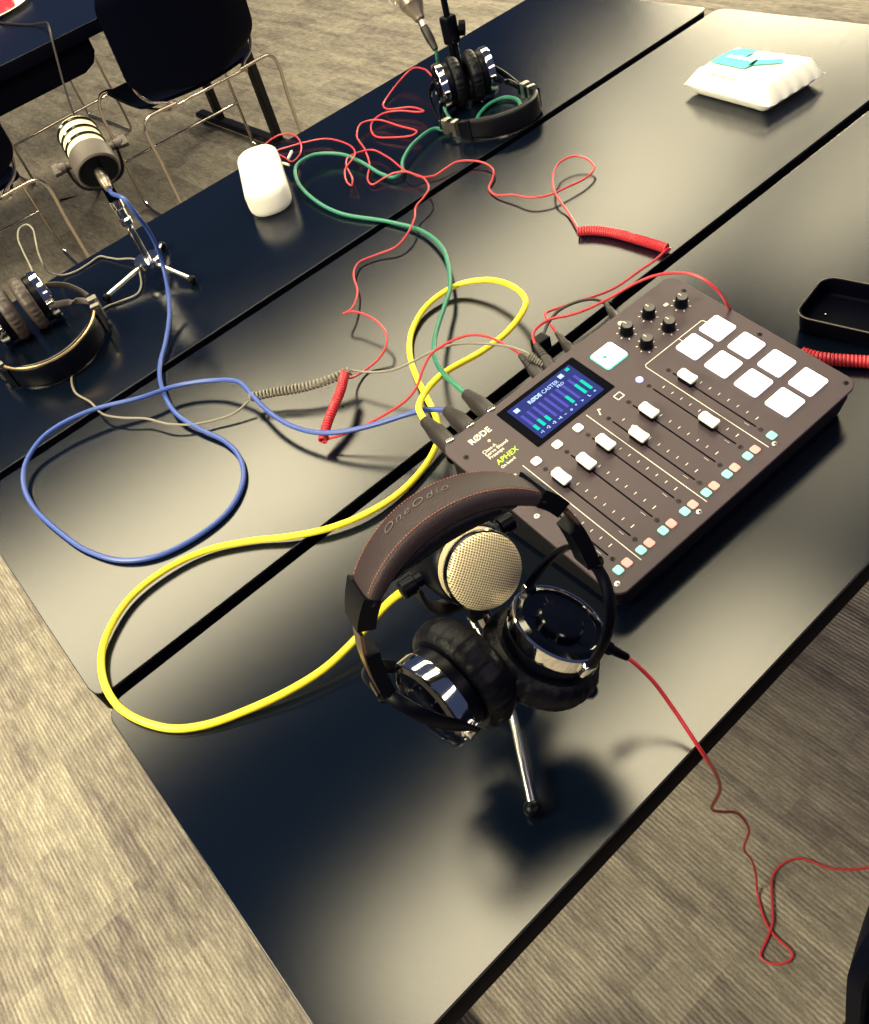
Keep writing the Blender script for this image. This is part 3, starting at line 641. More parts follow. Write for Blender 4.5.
MB().tube(spline([cl[-1], at(775, 345, .010), at(752, 325, .03), at(738, 316, .045), at(728.7, 307.7, .074), at(721.5, 295.2, .10), at(709, 282.8, .115), at(692.5, 274.5, .12), at(673.9, 272.9, .115), at(655, 275.6, .105), at(636.6, 282.8, .095), at(610.5, 297.5, .085), at(588.4, 308.5, .080), at(570, 315, .078), at(549.7, 319.6, .078), at(536.8, 327.9, .078), at(533, 335, .076), at(535, 344.5, .072)], .003), .0017, 8).build('cord', M['red'], t)
jack(t, sock(171 - 5, .064), at(534.5, 343, .072), .0078)
# short black patch cord with a square adapter
t = thing('patch_cord', 'short black cord arching between two jacks behind the console', 'cable', at(575, 305, .02))
MB().tube(spline(ats([(612, 301, .060), (606, 303.5, .060), (598, 300, .064), (588, 299.5, .066), (573.7, 303, .066), (559, 310.5, .064), (549, 322, .062), (542.5, 337, .062)]), .003), .0019, 8).build('cord', M['rubber'], t)
jack(t, sock(272, .066), at(605, 302.5, .062), .0060)
ad = at(541, 344, .058); MB().box(ad, U, Vh, Z, .020, .016, .018, .002).build('adapter', M['plastic'], t)
# black cord hanging off the far table's edge
t = thing('black_cord', 'thin black cord draped over the near edge of the plate table', 'cable', at(30, 23, 0))
def aty(x, y, YY):
    d = RC @ V3(((x - 434.5)/FPX, (512 - y)/FPX, -1)); return CAM + d*((YY - CAM.y)/d.y)
MB().tube(spline([at(-10, 20, .004), at(3, 23, .004), at(15, 24, .004), at(30, 24.5, .004), at(42, 23, .012), aty(48.5, 26, 2.43), aty(51, 36, 2.40), aty(56, 55, 2.38), aty(62, 78, 2.36), aty(68, 98, 2.34), aty(75, 118, 2.32), aty(84, 145, 2.30), at(100, 190, FLOOR+.004), at(60, 200, FLOOR+.004)], .01), .0035, 8).build('cord', M['rubber'], t)

# ------------------------------------------------------------------ microphones on little tripods
def podmic(label, c, d, hub, feet, big_front=True):
    """c body centre, d direction the grille faces, hub on the stand axis"""
    c = V3(c); d = V3(d).normalized(); t = thing('microphone', label, 'microphone', (c.x, c.y, c.z), group=None)
    s = d.cross(Z).normalized(); up = s.cross(d)
    body = MB().lathe([(.0005, -.036), (.0300, -.036), (.0305, -.038), (.0325, -.0385), (.0345, -.036)] + ([(.0345, .020), (.0320, .029), (.0305, .0308)] if big_front else [(.0345, -.008), (.0325, -.002), (.0300, .000)]), c, d, 56).build('mic_body', M['plastic'] if big_front else M['micbody'], t)  # front mic: shade put into the colour, black body replaces its lower bands
    MB().lathe([(.0002, -.036), (.0295, -.036), (.0295, -.0372), (.0002, -.0372)], c, d, 40).build('rear_plate', M['plastic'], body)
    # rings: pale wire mesh bands between black rings
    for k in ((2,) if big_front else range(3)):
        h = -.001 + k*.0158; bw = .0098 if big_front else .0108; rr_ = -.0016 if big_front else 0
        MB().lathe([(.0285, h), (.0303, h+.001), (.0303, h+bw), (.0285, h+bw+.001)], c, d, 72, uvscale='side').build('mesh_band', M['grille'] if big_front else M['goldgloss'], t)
        if k < 2 or True: MB().lathe([(.0290, h+bw+.0004), (.0318+rr_, h+bw+.0008), (.0326+rr_, h+.0136), (.0318+rr_, h+.0154), (.0290, h+.0158)], c, d, 60).build('trim_ring', M['gloss'], t)
    h = .0464
    prof = [(.0290, h)] + [(.0293*math.cos(a), h + .003 + .0085*math.sin(a)) for a in [PI/2*k/10 for k in range(10)]] + [(.0004, h + .0115)]
    MB().lathe(prof, c, d, 72, uvscale='top').build('front_grille', M['grille'], t)
    # yoke
    yk = MB(); pts = []
    back = -d*.004; dh = V3((d.x, d.y, 0)).normalized(); YL = .046 if not big_front else .052
    for k in range(25):
        a = PI*k/24; x = math.cos(a); y = math.sin(a)
        x = math.copysign(abs(x)**.6, x); y = y**.7
        pts.append(c + back + s*(.0415*x) - Z*(YL*y))
    rings = []
    for i, q in enumerate(pts):
        tg = (pts[min(i+1, 24)] - pts[max(i-1, 0)]).normalized(); nn = dh.cross(tg).normalized()
        rings.append([q + dh*(.009*a_) + nn*(.0022*b_) for a_, b_ in ((1, .6), (.8, 1), (-.8, 1), (-1, .6), (-1, -.6), (-.8, -1), (.8, -1), (1, -.6))])
    yk.ring_loft(rings).build('yoke', M['blackmetal'], t)
    for q in (-1, 1):
        k_ = MB().lathe([(.006, 0), (.006, .006), (.008, .007), (.008, .018), (.006, .020)], c + back + s*(q*.034), s*q, 20)
        if not big_front: k_.box(c + back + s*(q*.0555) + up*.001, s, up, d, .012, .008, .020, .0015)
        k_.build('side_knob', M['plastic'] if big_front else M['micbody'], t)  # front mic: knobs blackened to stand in for shade
    bot = c + back - Z*YL
    st = MB().box(bot - Z*.014, s, dh, Z, .019, .017, .030, .003); st.build('mount', M['plastic'], t)
    MB().lathe([(.0085, 0), (.0085, .010), (.0078, .024), (.0074, .026)], c - d*.0365 , -d, 24).build('plug_collar', M['satin'], t)
    if not big_front: MB().lathe([(.0078, 0), (.0082, .002), (.0082, .010), (.0075, .012), (.0060, .024), (.0040, .026)], c - d*.050, -d, 24).build('plug', M['micgrey'], t)
    return t, bot - Z*.028
def tripod(label, hub, top, feet, group='mini tripods'):
    hub = V3(hub); top = V3(top)
    t = thing('mini_tripod', label, 'tripod', (hub.x, hub.y, 0))
    dr = (top - hub); L_ = dr.length; dr.normalize()
    MB().lathe([(.0062, 0), (.0062, L_*.55), (.0052, L_*.56), (.0052, L_*.90)], hub, dr, 20).build('column', M['chrome'], t)
    MB().lathe([(.0075, L_*.60), (.0108, L_*.62), (.0108, L_*.70), (.0085, L_*.72), (.0085, L_*.86), (.0105, L_*.88), (.0105, L_*1.0), (.004, L_*1.04)], hub, dr, 20).build('clutch', M['chrome'], t)
    dd = MB().lathe([(.0200, -.007), (.0245, -.005), (.0245, .003), (.0215, .006), (.009, .007)], hub, Z, 28)
    dd.build('hub', M['chrome'], t)
    for i, f in enumerate(feet):
        f = V3(f); h = hub - Z*.001; v = (V3((f.x, f.y, .010)) - h); L2 = v.length; v.normalize(); hh = h + v*.013
        lg = MB().tube([hh, f + Z*.003], .0036, 12).build('leg', M['brightsteel'], t)
        MB().box(h + v*.016, v.cross(Z).normalized(), v, v.cross(Z).cross(v).normalized(), .007, .012, .006, .001).build('leg_joint', M['satin'], lg)
        MB().sphere(V3((f.x, f.y, .0082)), .0080, 18).build('rubber_foot', M['plastic'], lg)
    return t
# left one, seen from behind
hubL = V3((.584, .750, .030))
_, lowL = podmic('grey microphone with gold bands, on the tripod by the blue cable', mic_c, mic_d, hubL, None, False)
tripod('chrome mini tripod on the back table, beside the grey pad headphones', hubL, lowL, [at(107, 298, .008), at(192, 280, .008), at(162, 246, .008)])
# front one, grille towards the viewer
toc = (CAM - at(485, 570, .2)).normalized()
cr, cu_ = RC @ X, RC @ Y
mic_f = (toc + cr*.44 - cu_*.27).normalized()
cap = at(489, 574, .205)
mic_fc = cap - mic_f*.056
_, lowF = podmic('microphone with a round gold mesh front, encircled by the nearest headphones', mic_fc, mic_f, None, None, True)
hubF = V3((lowF.x*.5 + .424*.5, lowF.y*.5 - .318*.5, .034))
ft1 = at(533, 809, .008); dv = ft1 - hubF; ang = math.atan2(dv.y, dv.x); Lf = math.hypot(dv.x, dv.y)
feetF = [ft1, at(588, 682, .008), at(468, 640, .008)]
tripod('chrome mini tripod under the nearest headphones, one rubber foot showing', hubF, lowF, feetF)
# ------------------------------------------------------------------ far microphone on its black desk stand
bs = at(462, 88, 0)
t = thing('microphone_stand', 'black desk stand with a clutch knob behind the far headphones', 'stand', (bs.x, bs.y, 0))
MB().tube([bs + Z*.012, bs + Z*.118], .0095, 18).build('lower_pole', M['plastic'], t)
MB().box(bs + Z*.110, X, Y, Z, .026, .024, .050, .004).build('clutch', M['plastic'], t)
kb = bs + Z*.112; kd = (cr*1.0 + V3((0, 0, .05))).normalized()
MB().lathe([(.004, .008), (.004, .016), (.013, .017), (.0135, .020), (.0135, .028), (.012, .030)], kb, kd, 24, mod=lambda q, r, h: 1 + (.04*math.cos(8*q) if r > .0125 else 0)).build('clutch_knob', M['plastic'], t)
MB().tube([bs + Z*.13, bs + Z*.27], .0062, 16).build('upper_pole', M['plastic'], t)
MB().lathe([(.046, 0), (.048, .003), (.047, .010), (.014, .014), (.012, .02)], bs, Z, 40).build('stand_base', M['plastic'], t)
MB().box(bs + Z*.205, cr, Y, Z, .030, .012, .010, .003).build('cross_arm', M['plastic'], t)
# mic hanging from the cross arm, tail down to its green cable
ax = (at(408, -4, .20) - cT); 
axd = (cT - cE).normalized()
axd = (axd + V3((-.02, 0, .12))).normalized()
mb0 = cT + axd*.014
t2 = thing('microphone', 'grey studio microphone cut by the top edge, green cable in its tail', 'microphone', mb0)
MB().lathe([(.0085, 0), (.0105, .002), (.0115, .008), (.0185, .022), (.0205, .028), (.0225, .030), (.0235, .036), (.0225, .052), (.0235, .054), (.0235, .12), (.021, .125)], mb0, axd, 40).build('mic_body', M['micgrey'], t2)
MB().lathe([(.0215, .125), (.022, .13), (.022, .165), (.016, .178), (.0005, .183)], mb0, axd, 40, uvscale='side').build('front_grille', M['grille'], t2)
kn = mb0 + axd*.040; kd2 = (-toc*.0 + (RC @ V3((-.25, .1, 1)))).normalized()
MB().lathe([(.003, .018), (.003, .026), (.006, .0265), (.006, .031), (.001, .032)], kn, kd2, 18).build('side_switch', M['plastic'], t2)
MB().lathe([(.0238, .058), (.0262, .060), (.0262, .066), (.0238, .068)], mb0, axd, 32).build('shock_ring', M['plastic'], t2)
hk = spline([mb0 + axd*.062 - cr*.026, mb0 + axd*.05 - cr*.036, mb0 + axd*.035 - cr*.040, mb0 + axd*.030 - cr*.034, mb0 + axd*.036 - cr*.030], .002)
MB().tube(hk, .0014, 8).build('wire_hook', M['satin'], t2)
MB().tube(spline([mb0 + axd*.065 - cr*.024, mb0 + axd*.066 - cr*.05, mb0 + axd*.055 - cr*.09, mb0 + axd*.075 - cr*.12], .004), .0014, 8).build('wire_hook', M['satin'], t2)
# bracket from the ring to the pole
MB().tube([mb0 + axd*.063 + cr*.0255, bs + Z*.205 - cr*.010], .004, 10).build('shock_arm', M['plastic'], t2)

# ------------------------------------------------------------------ headphones
def headphones(label, H, w, n, u, a, b, cups, mats, pw=.85, bandw=.038, k1=1.0, k2=1.0, k3=1.0, cush=1.0, group=None, base=None, t0=.17, logo=None, trim=None, expo=True):
    """H middle of the hinge line, w width axis, u towards the crown, n across the band"""
    H, w, n, u = V3(H), V3(w).normalized(), V3(n).normalized(), V3(u).normalized()
    t = thing('headphones', label, 'headphones', base if base is not None else (H.x, H.y, 0))
    def P(tt, off=0, s=0):
        st = max(math.sin(tt), 0)**pw if True else 0
        p = H + w*(a*math.cos(tt)) + u*(b*st) + n*s
        if off:
            e = 1e-3
            d = (w*(a*(math.cos(min(tt+e, PI)) - math.cos(max(tt-e, 0)))) + u*(b*(max(math.sin(min(tt+e, PI)), 0)**pw - max(math.sin(max(tt-e, 0)), 0)**pw))).normalized()
            nn = n.cross(d).normalized()
            if nn.dot(p - H) < 0: nn = -nn
            p = p + nn*off
        return p
    # padded leather band
    def sweep(t1, t2, k, sec):
        rings = []
        for i in range(k + 1):
            tt = t1 + (t2 - t1)*i/k; f = i/k
            rings.append([P(tt, o, s_) for s_, o in sec(f)])
        return MB().ring_loft(rings)
    def bsec(f):
        e = math.sin(PI*min(max(f, .0), 1))**.35 if 0 < f < 1 else 0
        wd = bandw/2*(.80 + .20*e); th = .0035 + .0045*e; out = []
        for k in range(16):
            q = 2*PI*k/16; c_, s_ = math.cos(q), math.sin(q)
            out.append((math.copysign(abs(c_)**.45, c_)*wd, math.copysign(abs(s_)**.6, s_)*th - (th - .004)))
        return out
    T0, T1 = PI*t0, PI*(1 - t0)
    band = sweep(T0, T1, 64, bsec).build('headband', mats['band'], t, angle=1.0)
    # stitching: dashes along both edges
    nst = 70
    for sgn in (-1, 1):
        st = MB()
        for i in range(nst):
            tt = T0 + (T1 - T0)*(i + .5)/nst; f = (i+.5)/nst
            if f < .06 or f > .94: continue
            dt = (T1 - T0)/nst*.30
            e = math.sin(PI*f)**.35; W_ = bandw/2*(.80 + .20*e); wd = W_ - .0030; th = .0035 + .0045*e
            oo = math.sqrt(max(0, 1 - (wd/W_)**(2/.45)))**.6*th - (th - .004) + .0002
            st.tube([P(tt - dt, oo, sgn*wd), P(tt + dt, oo, sgn*wd)], .0005, 5)
        st.build('stitching', mats['stitch'], band)
    if trim:
        for sgn in (1,):
            MB().tube([P(T0 + (T1-T0)*i/60, .001, sgn*bandw*.5) for i in range(61)], .0021, 8).build('band_trim', trim, band)
    if logo:
        body_, tc_, sz_, sgn = logo
        cu = bpy.data.curves.new('band_logo', 'FONT'); cu.body = body_; cu.size = sz_; cu.extrude = .0001; cu.shear = .3; cu.offset = -.00012; cu.space_character = 1.25
        to = bpy.data.objects.new('band_logo', cu); COL.objects.link(to)
        me = bpy.data.meshes.new_from_object(to.evaluated_get(bpy.context.evaluated_depsgraph_get())); bpy.data.objects.remove(to)
        Lc = (P(tc_ + .01) - P(tc_ - .01)).length/.02
        for v in me.vertices:
            q = V3(v.co); inv = WM[t].inverted()
            v.co = inv @ P(tc_ - sgn*(q.x)/Lc, .0045 + q.z, q.y*1.0)
        me.materials.clear(); me.materials.append(M['emboss'])
        o = bpy.data.objects.new('band_logo', me); COL.objects.link(o); o.parent = band; WM[o] = WM[t]; me.name = 'band_logo'
    # inner cushion
    def isec(f):
        e = math.sin(PI*f)**.6 if 0 < f < 1 else 0
        return [(math.cos(2*PI*k/12)*bandw*.46, -.007 - .006*e*cush + math.sin(2*PI*k/12)*(.003 + .005*e*cush)) for k in range(12)]
    sweep(T0 + .25, T1 - .25, 40, isec).build('band_cushion', mats['pad'], t, angle=1.2)
    for sgn, cup in zip((1, -1), cups):
        ta, tb = (T0 + .02, .02) if sgn > 0 else (T1 - .02, PI - .02)
        # end cap of the band, metal slider, folding joint
        def esec(f): return [(s_*bandw*.43, o) for s_, o in ((1, .005), (-1, .005), (-1, -.005), (1, -.005))]
        rings = []
        k_ = 10
        te = ta + (tb - ta)*.38
        MBe = MB().ring_loft([[P(ta + .06*(1 if sgn > 0 else -1) + (te - ta)*i/k_, o, s_*(1 - .25*i/k_)) for s_, o in ((.0172, .0062), (-.0172, .0062), (-.0172, -.0062), (.0172, -.0062))] for i in range(k_ + 1)])
        MBe.build('band_end', mats['shell'], t, angle=.5)
        MB().ring_loft([[P(te + (tb - te)*i/8, o, s_) for s_, o in ((.0085, .0030), (-.0085, .0030), (-.0085, .0005), (.0085, .0005))] for i in range(9)]).build('slider', mats['metal'], t, angle=.5)
        tm = te + (tb - te)*.35
        j = MB().ring_loft([[P(tm + (tb - tm)*i/6, o, s_) for s_, o in ((.0105, .0022), (-.0105, .0022), (-.0095, -.0075), (.0095, -.0075))] for i in range(7)])
        hp = P(tb) 
        j.build('folding_joint', mats['shell'], t, angle=.5)
        if mats.get('clip'):
            MB().ring_loft([[P(te + (tb-te)*(.02 + .22*i/4), o, s_) for s_, o in ((.013, .0074), (-.013, .0074), (-.013, -.0074), (.013, -.0074))] for i in range(5)]).build('slider_clip', mats['clip'], t, angle=.5)
            MB().ring_loft([[P(te + (tb-te)*(.55 + .25*i/4), o, s_) for s_, o in ((.0125, .0080), (-.0125, .0080), (-.0125, -.0080), (.0125, -.0080))] for i in range(5)]).build('slider_clip', mats['clip'], t, angle=.5)
        c, axo = V3(cup[0]), V3(cup[1]).normalized()
        # knob at the hinge
        MB().lathe([(.0045, -.009), (.0060, -.008), (.0060, .008), (.0045, .009)], hp, n, 20).build('hinge_pin', M['gloss'], t)
        tg = V3(cup[2]) if len(cup) > 2 else axo.cross(u)
        tg = (tg - axo*tg.dot(axo)).normalized()
        bb = hp - c; bb = bb - tg*bb.dot(tg)
        base_off = axo*.004
        pts = []
        for k in range(33):
            q = PI*k/32
            pts.append(c + base_off*(1-math.sin(q)) + tg*(.0440*k1*math.copysign(abs(math.cos(q))**.8, math.cos(q))) + bb*(math.sin(q)**.8) + tg*(hp - c).dot(tg)*math.sin(q)**4)
        rings = []
        for i, q in enumerate(pts):
            tn = (pts[min(i+1, 32)] - pts[max(i-1, 0)]).normalized(); nn = tn.cross(bb).cross(tn); nn = nn.normalized() if nn.length > 1e-6 else bb.normalized()
            sd = tn.cross(nn).normalized()
            rings.append([q + sd*(.0050*x_) + nn*(.0022*y_) for x_, y_ in ((1, .5), (.6, 1), (-.6, 1), (-1, .5), (-1, -.5), (-.6, -1), (.6, -1), (1, -.5))])
        MB().ring_loft(rings).build('yoke', mats['yoke'], t, angle=.9)
        # ear cup
        K1 = lambda pr: [(r_*k1, h_) for r_, h_ in pr]
        sh = MB().lathe(K1([(.0005, -.012), (.036, -.012), (.0395, -.010), (.0400, -.001), (.0385, .002)]), c, axo, 60, ref=tg).build('ear_cup', mats['shell'], t)
        MB().lathe(K1([(.0385, -.001), (.0412, .000), (.0418, .002), (.0418, .0125), (.0410, .0136), (.0395, .0136), (.0390, .0120)]), c, axo, 60, ref=tg).build('metal_ring', mats['ring'], sh, angle=.5)
        MB().lathe(K1([(.0394, .0100), (.0394, .0130), (.0340, .0150), (.0330, .0130), (.0200, .0120), (.0195, .0160), (.0180, .0170), (.0004, .0175)]), c, axo, 48, ref=tg).build('cover_plate', M['gloss'], sh)
        fa = MB()
        for k in range(5):
            q = 2*PI*k/5 + .3; e1 = tg*math.cos(q) + axo.cross(tg)*math.sin(q); e2 = axo.cross(e1)
            fa.prism([(.0205*k1, -.0025), (.0335*k1, -.0045), (.0335*k1, .0045), (.0205*k1, .0025)], c + axo*.0112, e1, e2, axo, .0016)
        fa.build('cover_spoke', mats['spoke'], sh, False)
        for k in (-1, 1):   # lugs where the yoke holds the cup
            MB().box(c + axo*.006 + tg*(k*.0425*k1), tg, axo, tg.cross(axo), .008, .012, .012, .002).build('pivot_lug', mats['ring'], sh)
        wr = lambda q, r, h: 1 + .022*math.sin(q*23 + 2*math.sin(q*5))*max(0, 1 - abs(h + .022)/.012) + .006*math.sin(q*41)
        cp = [(.0385, -.0115), (.0425, -.0130), (.0450, -.0180), (.0452, -.0235), (.0430, -.0290), (.0385, -.0330), (.0330, -.0345), (.0280, -.0325), (.0250, -.0280), (.0240, -.0200), (.0240, -.0140), (.0005, -.0135)]
        MB().lathe([(r_*k2, -.0115 + (h_ + .0115)*k3) for r_, h_ in cp], c, axo, 120, ref=tg, mod=lambda q, r, h: wr(q, r, h) if r > .026 else 1).build('ear_cushion', mats['pad'], sh, angle=1.2)
    return t, P
# nearest pair, hung over the front microphone
HF = V3((.3933, -.3694, .2075)); wF = V3((.977, -.214, .026)); nF = V3((.213, .940, -.266)); uF = V3((.032, .265, .964))
mF = dict(band=M['leather'], stitch=M['stitch'], pad=M['leather_dark'], shell=M['plastic'], metal=M['bronze'], yoke=M['plastic'], ring=M['chrome'], spoke=M['gloss'])
cL = at(440, 694, .150); cR = at(553, 634, .155)
headphones('over-ear headphones with a stitched brown band, hung around the front microphone', HF, wF, nF, uF, .0845, .1092,
           [(cR, (.47, -.22, .79), (-.2, -.96, -.12)), (cL, (-.985, -.06, .11), (.05, -.99, 0))], mF, logo=('OneOdio', PI*.63, .0104, 1), base=(cL.x, cL.y, 0), t0=.215, pw=.78, k1=.90, k2=1.03, k3=1.3, cush=1.5)
cab = MB()
# far pair lying on the back table
mB = dict(band=M['leather_dark'], stitch=M['edge'], pad=M['leather_dark'], shell=M['plastic'], metal=M['satin'], yoke=M['plastic'], ring=M['chrome'], spoke=M['gloss'], clip=M['satin'])
c1 = at(445, 86, .046); c2 = at(484, 72, .046); ax1 = (c2 - c1).normalized()
headphones('black headphones lying on the back table, below the far microphone', V3((1.236, .606, .0225)), V3((.97, -.24, 0)), Z, V3((-.10, -.99, 0)), .084, .118,
           [(c2, ax1, ax1.cross(Z)), (c1, -ax1, ax1.cross(Z))], mB, base=(1.24, .6, 0))
# left pair with grey pads and gold trim
mL = dict(band=M['plastic'], stitch=M['edge'], pad=M['leather_grey'], shell=M['plastic'], metal=M['gold'], yoke=M['micbody'], ring=M['chrome'], spoke=M['gloss'], clip=M['satin'])
c3 = at(41, 297, .046); c4 = at(-2, 320, .046); ax3 = (c3 - c4).normalized()
headphones('headphones with grey pads and gold trimmed band, at the left edge', V3((.376, .752, .0225)), V3((.999, .02, 0)), Z, V3((-.10, -.99, 0)), .092, .148,
           [(c3, ax3, ax3.cross(Z)), (c4, -ax3, ax3.cross(Z))], mL, base=(.38, .71, 0), trim=M['gold'])
# cable boot on the nearest pair's right cup
bt = at(600, 645, .09)
t = bpy.data.objects
# ------------------------------------------------------------------ white case with clip
pA = at(255, 150, .045); pB = at(265, 190, .045)
dirc = (pB - pA); dirc.z = 0; Lc = dirc.length; dirc.normalize(); sidec = dirc.cross(Z)
ctr = (pA + pB)/2; ctr.z = 0
t = thing('travel_case', 'white rounded hard case standing by the back edge, with a small clip', 'case', ctr)
MB().slab(ctr + Z*.025, dirc, sidec, Z, Lc + .035, .080, .048, .036, .014, n=6).build('case_shell', M['white'], t)
cp_ = at(289, 158, .03)
MB().box(at(290, 155, .02), (at(287, 164, .02)-at(294, 150, .02)).normalized(), Z, (at(287, 164, .02)-at(294, 150, .02)).normalized().cross(Z), .030, .005, .004, .001).build('clip', M['white'], t)
MB().tube([at(283, 163, .02), at(289, 165, .02)], .0025, 8).build('clip_strap', M['white'], t)
# ------------------------------------------------------------------ pack of wipes
q0, q1, q2, q3 = at(684, 82, .020), at(769, 108, .016), at(826, 70, .020), at(731, 57, .020)
def bil(a, b_, z=0): 
    p = q0*(1-a)*(1-b_) + q1*a*(1-b_) + q2*a*b_ + q3*(1-a)*b_; return V3((p.x, p.y, z))
t = thing('wipes_pack', 'white soft pack of wipes with a teal print on the middle table', 'wipes', bil(.5, .5))
nu, nv = 36, 26; vs = []; fs = []
def prof(x, e): 
    d = min(x, 1-x); return min(1, d/e)
def hgt(a, b_):
    f = (math.sin(PI/2*prof(a, .14)))**.9*(math.sin(PI/2*prof(b_, .10)))**.8
    return f
random.seed(3)
for k in (0, 1):
    for i in range(nu + 1):
        for j in range(nv + 1):
            a, b_ = i/nu, j/nv; f = hgt(a, b_)
            wr = .0016*math.sin(b_*34 + 3*math.sin(a*9))*(1 - prof(a, .22)) + .0008*math.sin(a*40+b_*17)*(1-prof(b_, .25))
            z = .016 + (.026*f + wr if k else -.0150*f + wr*.3)
            vs.append(bil(a, b_, z))
N_ = (nu+1)*(nv+1)
for i in range(nu):
    for j in range(nv):
        q = i*(nv+1)+j; qq = (q, q+1, q+nv+2, q+nv+1); fs.append(qq); fs.append(tuple(N_+z for z in reversed(qq)))
edge = [i*(nv+1) for i in range(nu+1)] + [nu*(nv+1)+j for j in range(1, nv+1)] + [i*(nv+1)+nv for i in range(nu-1, -1, -1)] + [j for j in range(nv-1, 0, -1)]
for a, b_ in zip(edge, edge[1:]+edge[:1]): fs.append((a, b_, b_+N_, a+N_))
MB().add(vs, fs).build('film_wrapper', M['foil'], t, angle=1.0)
def topz(a, b_): return .0163 + .026*hgt(a, b_) + .0008*math.sin(a*40+b_*17)*(1-prof(b_, .25))
def patch(name, poly, m, lift=.0006):
    b = MB(); n = len(poly); c_ = (sum(p[0] for p in poly)/n, sum(p[1] for p in poly)/n)
    vs = []; fs = []; K = 6
    for k in range(K + 1):
        for p in poly:
            a, b_ = c_[0] + (p[0]-c_[0])*k/K, c_[1] + (p[1]-c_[1])*k/K
            vs.append(bil(a, b_, topz(a, b_) + lift))
    for k in range(K):
        for i in range(n): fs.append((k*n+i, k*n+(i+1) % n, (k+1)*n+(i+1) % n, (k+1)*n+i))
    return b.add(vs, fs).build(name, m, t)
def sub(poly, s=8):
    out = []
    for p, q in zip(poly, poly[1:] + poly[:1]):
        for k in range(s): out.append((p[0]+(q[0]-p[0])*k/s, p[1]+(q[1]-p[1])*k/s))
    return out
lbl = patch('label_print', sub([(.12, .32), (.52, .32), (.54, .48), (.51, .62), (.36, .64), (.37, .86), (.20, .86), (.12, .7)]), M['teal'], .0022)
patch('label_print', sub([(.50, .42), (.76, .64), (.70, .74), (.50, .60)]), M['teal'], .0022)
for k in range(5):
    a0 = .20 + k*.062
    patch('label_mark', sub([(a0, .52), (a0 + .045, .52), (a0 + .045, .60 + .05*(k % 2)), (a0 + .02, .60), (a0, .66 - .05*(k % 2))], 3), M['tealdark'], .0030)
for k in range(3):
    patch('label_mark', sub([(.30 + k*.1, .06), (.37 + k*.1, .06), (.37 + k*.1, .075), (.30 + k*.1, .075)], 4), M['greyprint'], .0012)
sd = (q1 - q0).normalized(); 
# ------------------------------------------------------------------ open black tray at the right
tc = V3((1.0085, -.206, 0)) + V3((.012, .004, 0)) + at(801, 316, .025) - at(811, 298, .025); e1 = V3((.985, .17, 0)).normalized(); e2 = V3((.17, -.985, 0)).normalized()
t = thing('open_tray', 'open black rounded tin at the right edge of the front table', 'tray', tc + e1*.05 + e2*.07)
def rr(inset, z, w_=.082, l_=.15, r_=.017):
    out = []; cc = tc + e1*(w_/2) + e2*(l_/2)
    r2 = max(r_ - inset, .002)
    for q, (qx, qy) in enumerate(((1, 1), (-1, 1), (-1, -1), (1, -1))):
        for k in range(7):
            th = PI/2*(q + k/6); out.append(cc + e1*(qx*(w_/2 - inset - r2) + math.cos(th)*r2) + e2*(qy*(l_/2 - inset - r2) + math.sin(th)*r2) + Z*z)
    return out
MB().ring_loft([rr(.004, .001), rr(.001, .004), rr(0, .022), rr(-.0008, .0232), rr(-.0008, .0245), rr(0, .0255), rr(.0015, .0250), rr(.002, .0235), rr(.003, .006), rr(.006, .004)]).build('tray_body', M['lens'], t)
ri = rr(-.0010, .0250); MB().tube(ri + [ri[0]], .0008, 6).build('rim', M['micbody'], t)
MB().lathe([(.0022, 0), (.0022, .0012), (.0005, .002)], at(825.5, 315, .019), -e1 + e2*.3, 14).build('stud', M['chrome'], t)
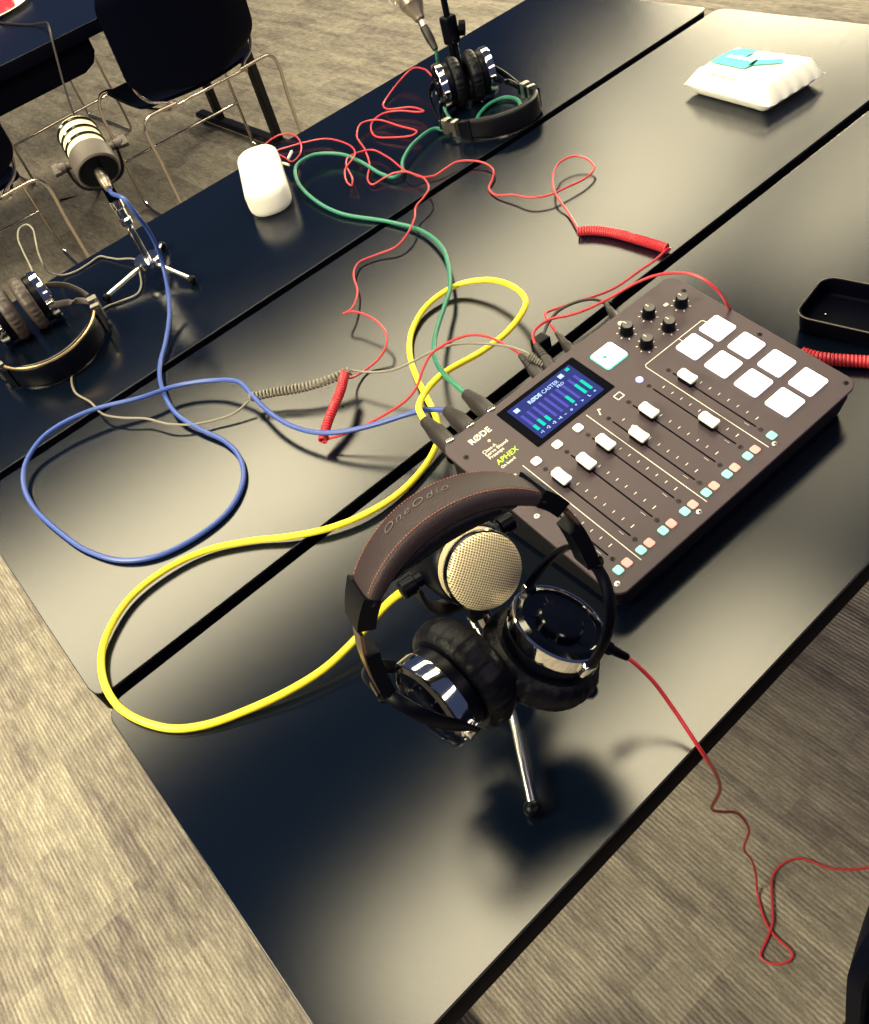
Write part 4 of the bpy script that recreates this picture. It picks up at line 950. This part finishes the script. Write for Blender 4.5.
# ------------------------------------------------------------------ plate on the far table
pc = at(17, 12, 0) + V3((-.41, .91, 0))*.17
rp_ = .17
t = thing('paper_plate', 'white paper plate in the top left corner', 'plate', pc)
MB().lathe([(.0005, .002), (rp_*.68, .002), (rp_*.74, .006), (rp_*.97, .016), (rp_, .015), (rp_, .0135), (rp_*.97, .0145), (rp_*.75, .003), (.0005, .0004)], pc, Z, 64).build('plate_dish', M['paper'], t)
b = MB(); random.seed(5)
fd = MB()
K = 40; rings = []
for i, (fr, z) in enumerate([(.70, .0065), (.66, .016), (.5, .023), (.3, .026), (.02, .028)]):
    rings.append([pc + V3((math.cos(2*PI*k/K), math.sin(2*PI*k/K), 0))*rp_*fr*(1 + .06*math.sin(5*2*PI*k/K + i)) + Z*(z + .002*math.sin(k*1.9 + i))for k in range(K)])
tag(fd.ring_loft(rings).build('sliced_fruit', M['food'], loc=pc + Z*.006), 'red food heaped on the white paper plate', 'food')
# ------------------------------------------------------------------ light
def area(name, loc, sx, sy, watts, col):
    l = bpy.data.lights.new(name, 'AREA'); l.shape = 'RECTANGLE'; l.size = sx; l.size_y = sy; l.energy = watts; l.color = col
    o = bpy.data.objects.new(name, l); COL.objects.link(o); o.location = loc; return o
WARM = (1, .89, .56)
area('ceiling_or_fill_lamp', (.95, .22, 2.0), 1.9, .50, 52, WARM)
area('ceiling_or_fill_lamp', (3.0, .55, 2.0), 1.6, .50, 10, WARM)
area('ceiling_or_fill_lamp', (4.3, 1.5, 2.0), 1.6, .60, 22, WARM)
area('ceiling_or_fill_lamp', (.45, 2.42, 2.0), 1.9, 1.05, 98, WARM)
area('ceiling_or_fill_lamp', (2.75, 2.42, 2.0), 2.6, 1.05, 82, WARM)
area('ceiling_or_fill_lamp', (5.3, 3.0, 2.0), 2.5, 1.5, 66, WARM)
area('ceiling_or_fill_lamp', (9.0, 4.9, 2.0), 2.0, 2.6, 1900, WARM)  # unseen fill lamp, added to brighten the far carpet
area('ceiling_or_fill_lamp', (-2.1, .6, 2.0), 1.2, 1.8, 350, WARM)  # added fill off to the left, lights the floor beside the tables
area('ceiling_or_fill_lamp', (1.6, -2.2, 2.0), 4.2, .6, 46, (1, .84, .78))  # added fill behind the camera, lifts the front carpet and facing sides
w = bpy.data.worlds.new('world'); S.world = w; w.use_nodes = True
bg = w.node_tree.nodes['Background']; bg.inputs['Color'].default_value = (.22, .30, .62, 1); bg.inputs['Strength'].default_value = .17
S.view_settings.view_transform = 'Standard'; S.view_settings.look = 'None'; S.view_settings.exposure = 0; S.view_settings.gamma = 1
S.view_settings.use_curve_mapping = False
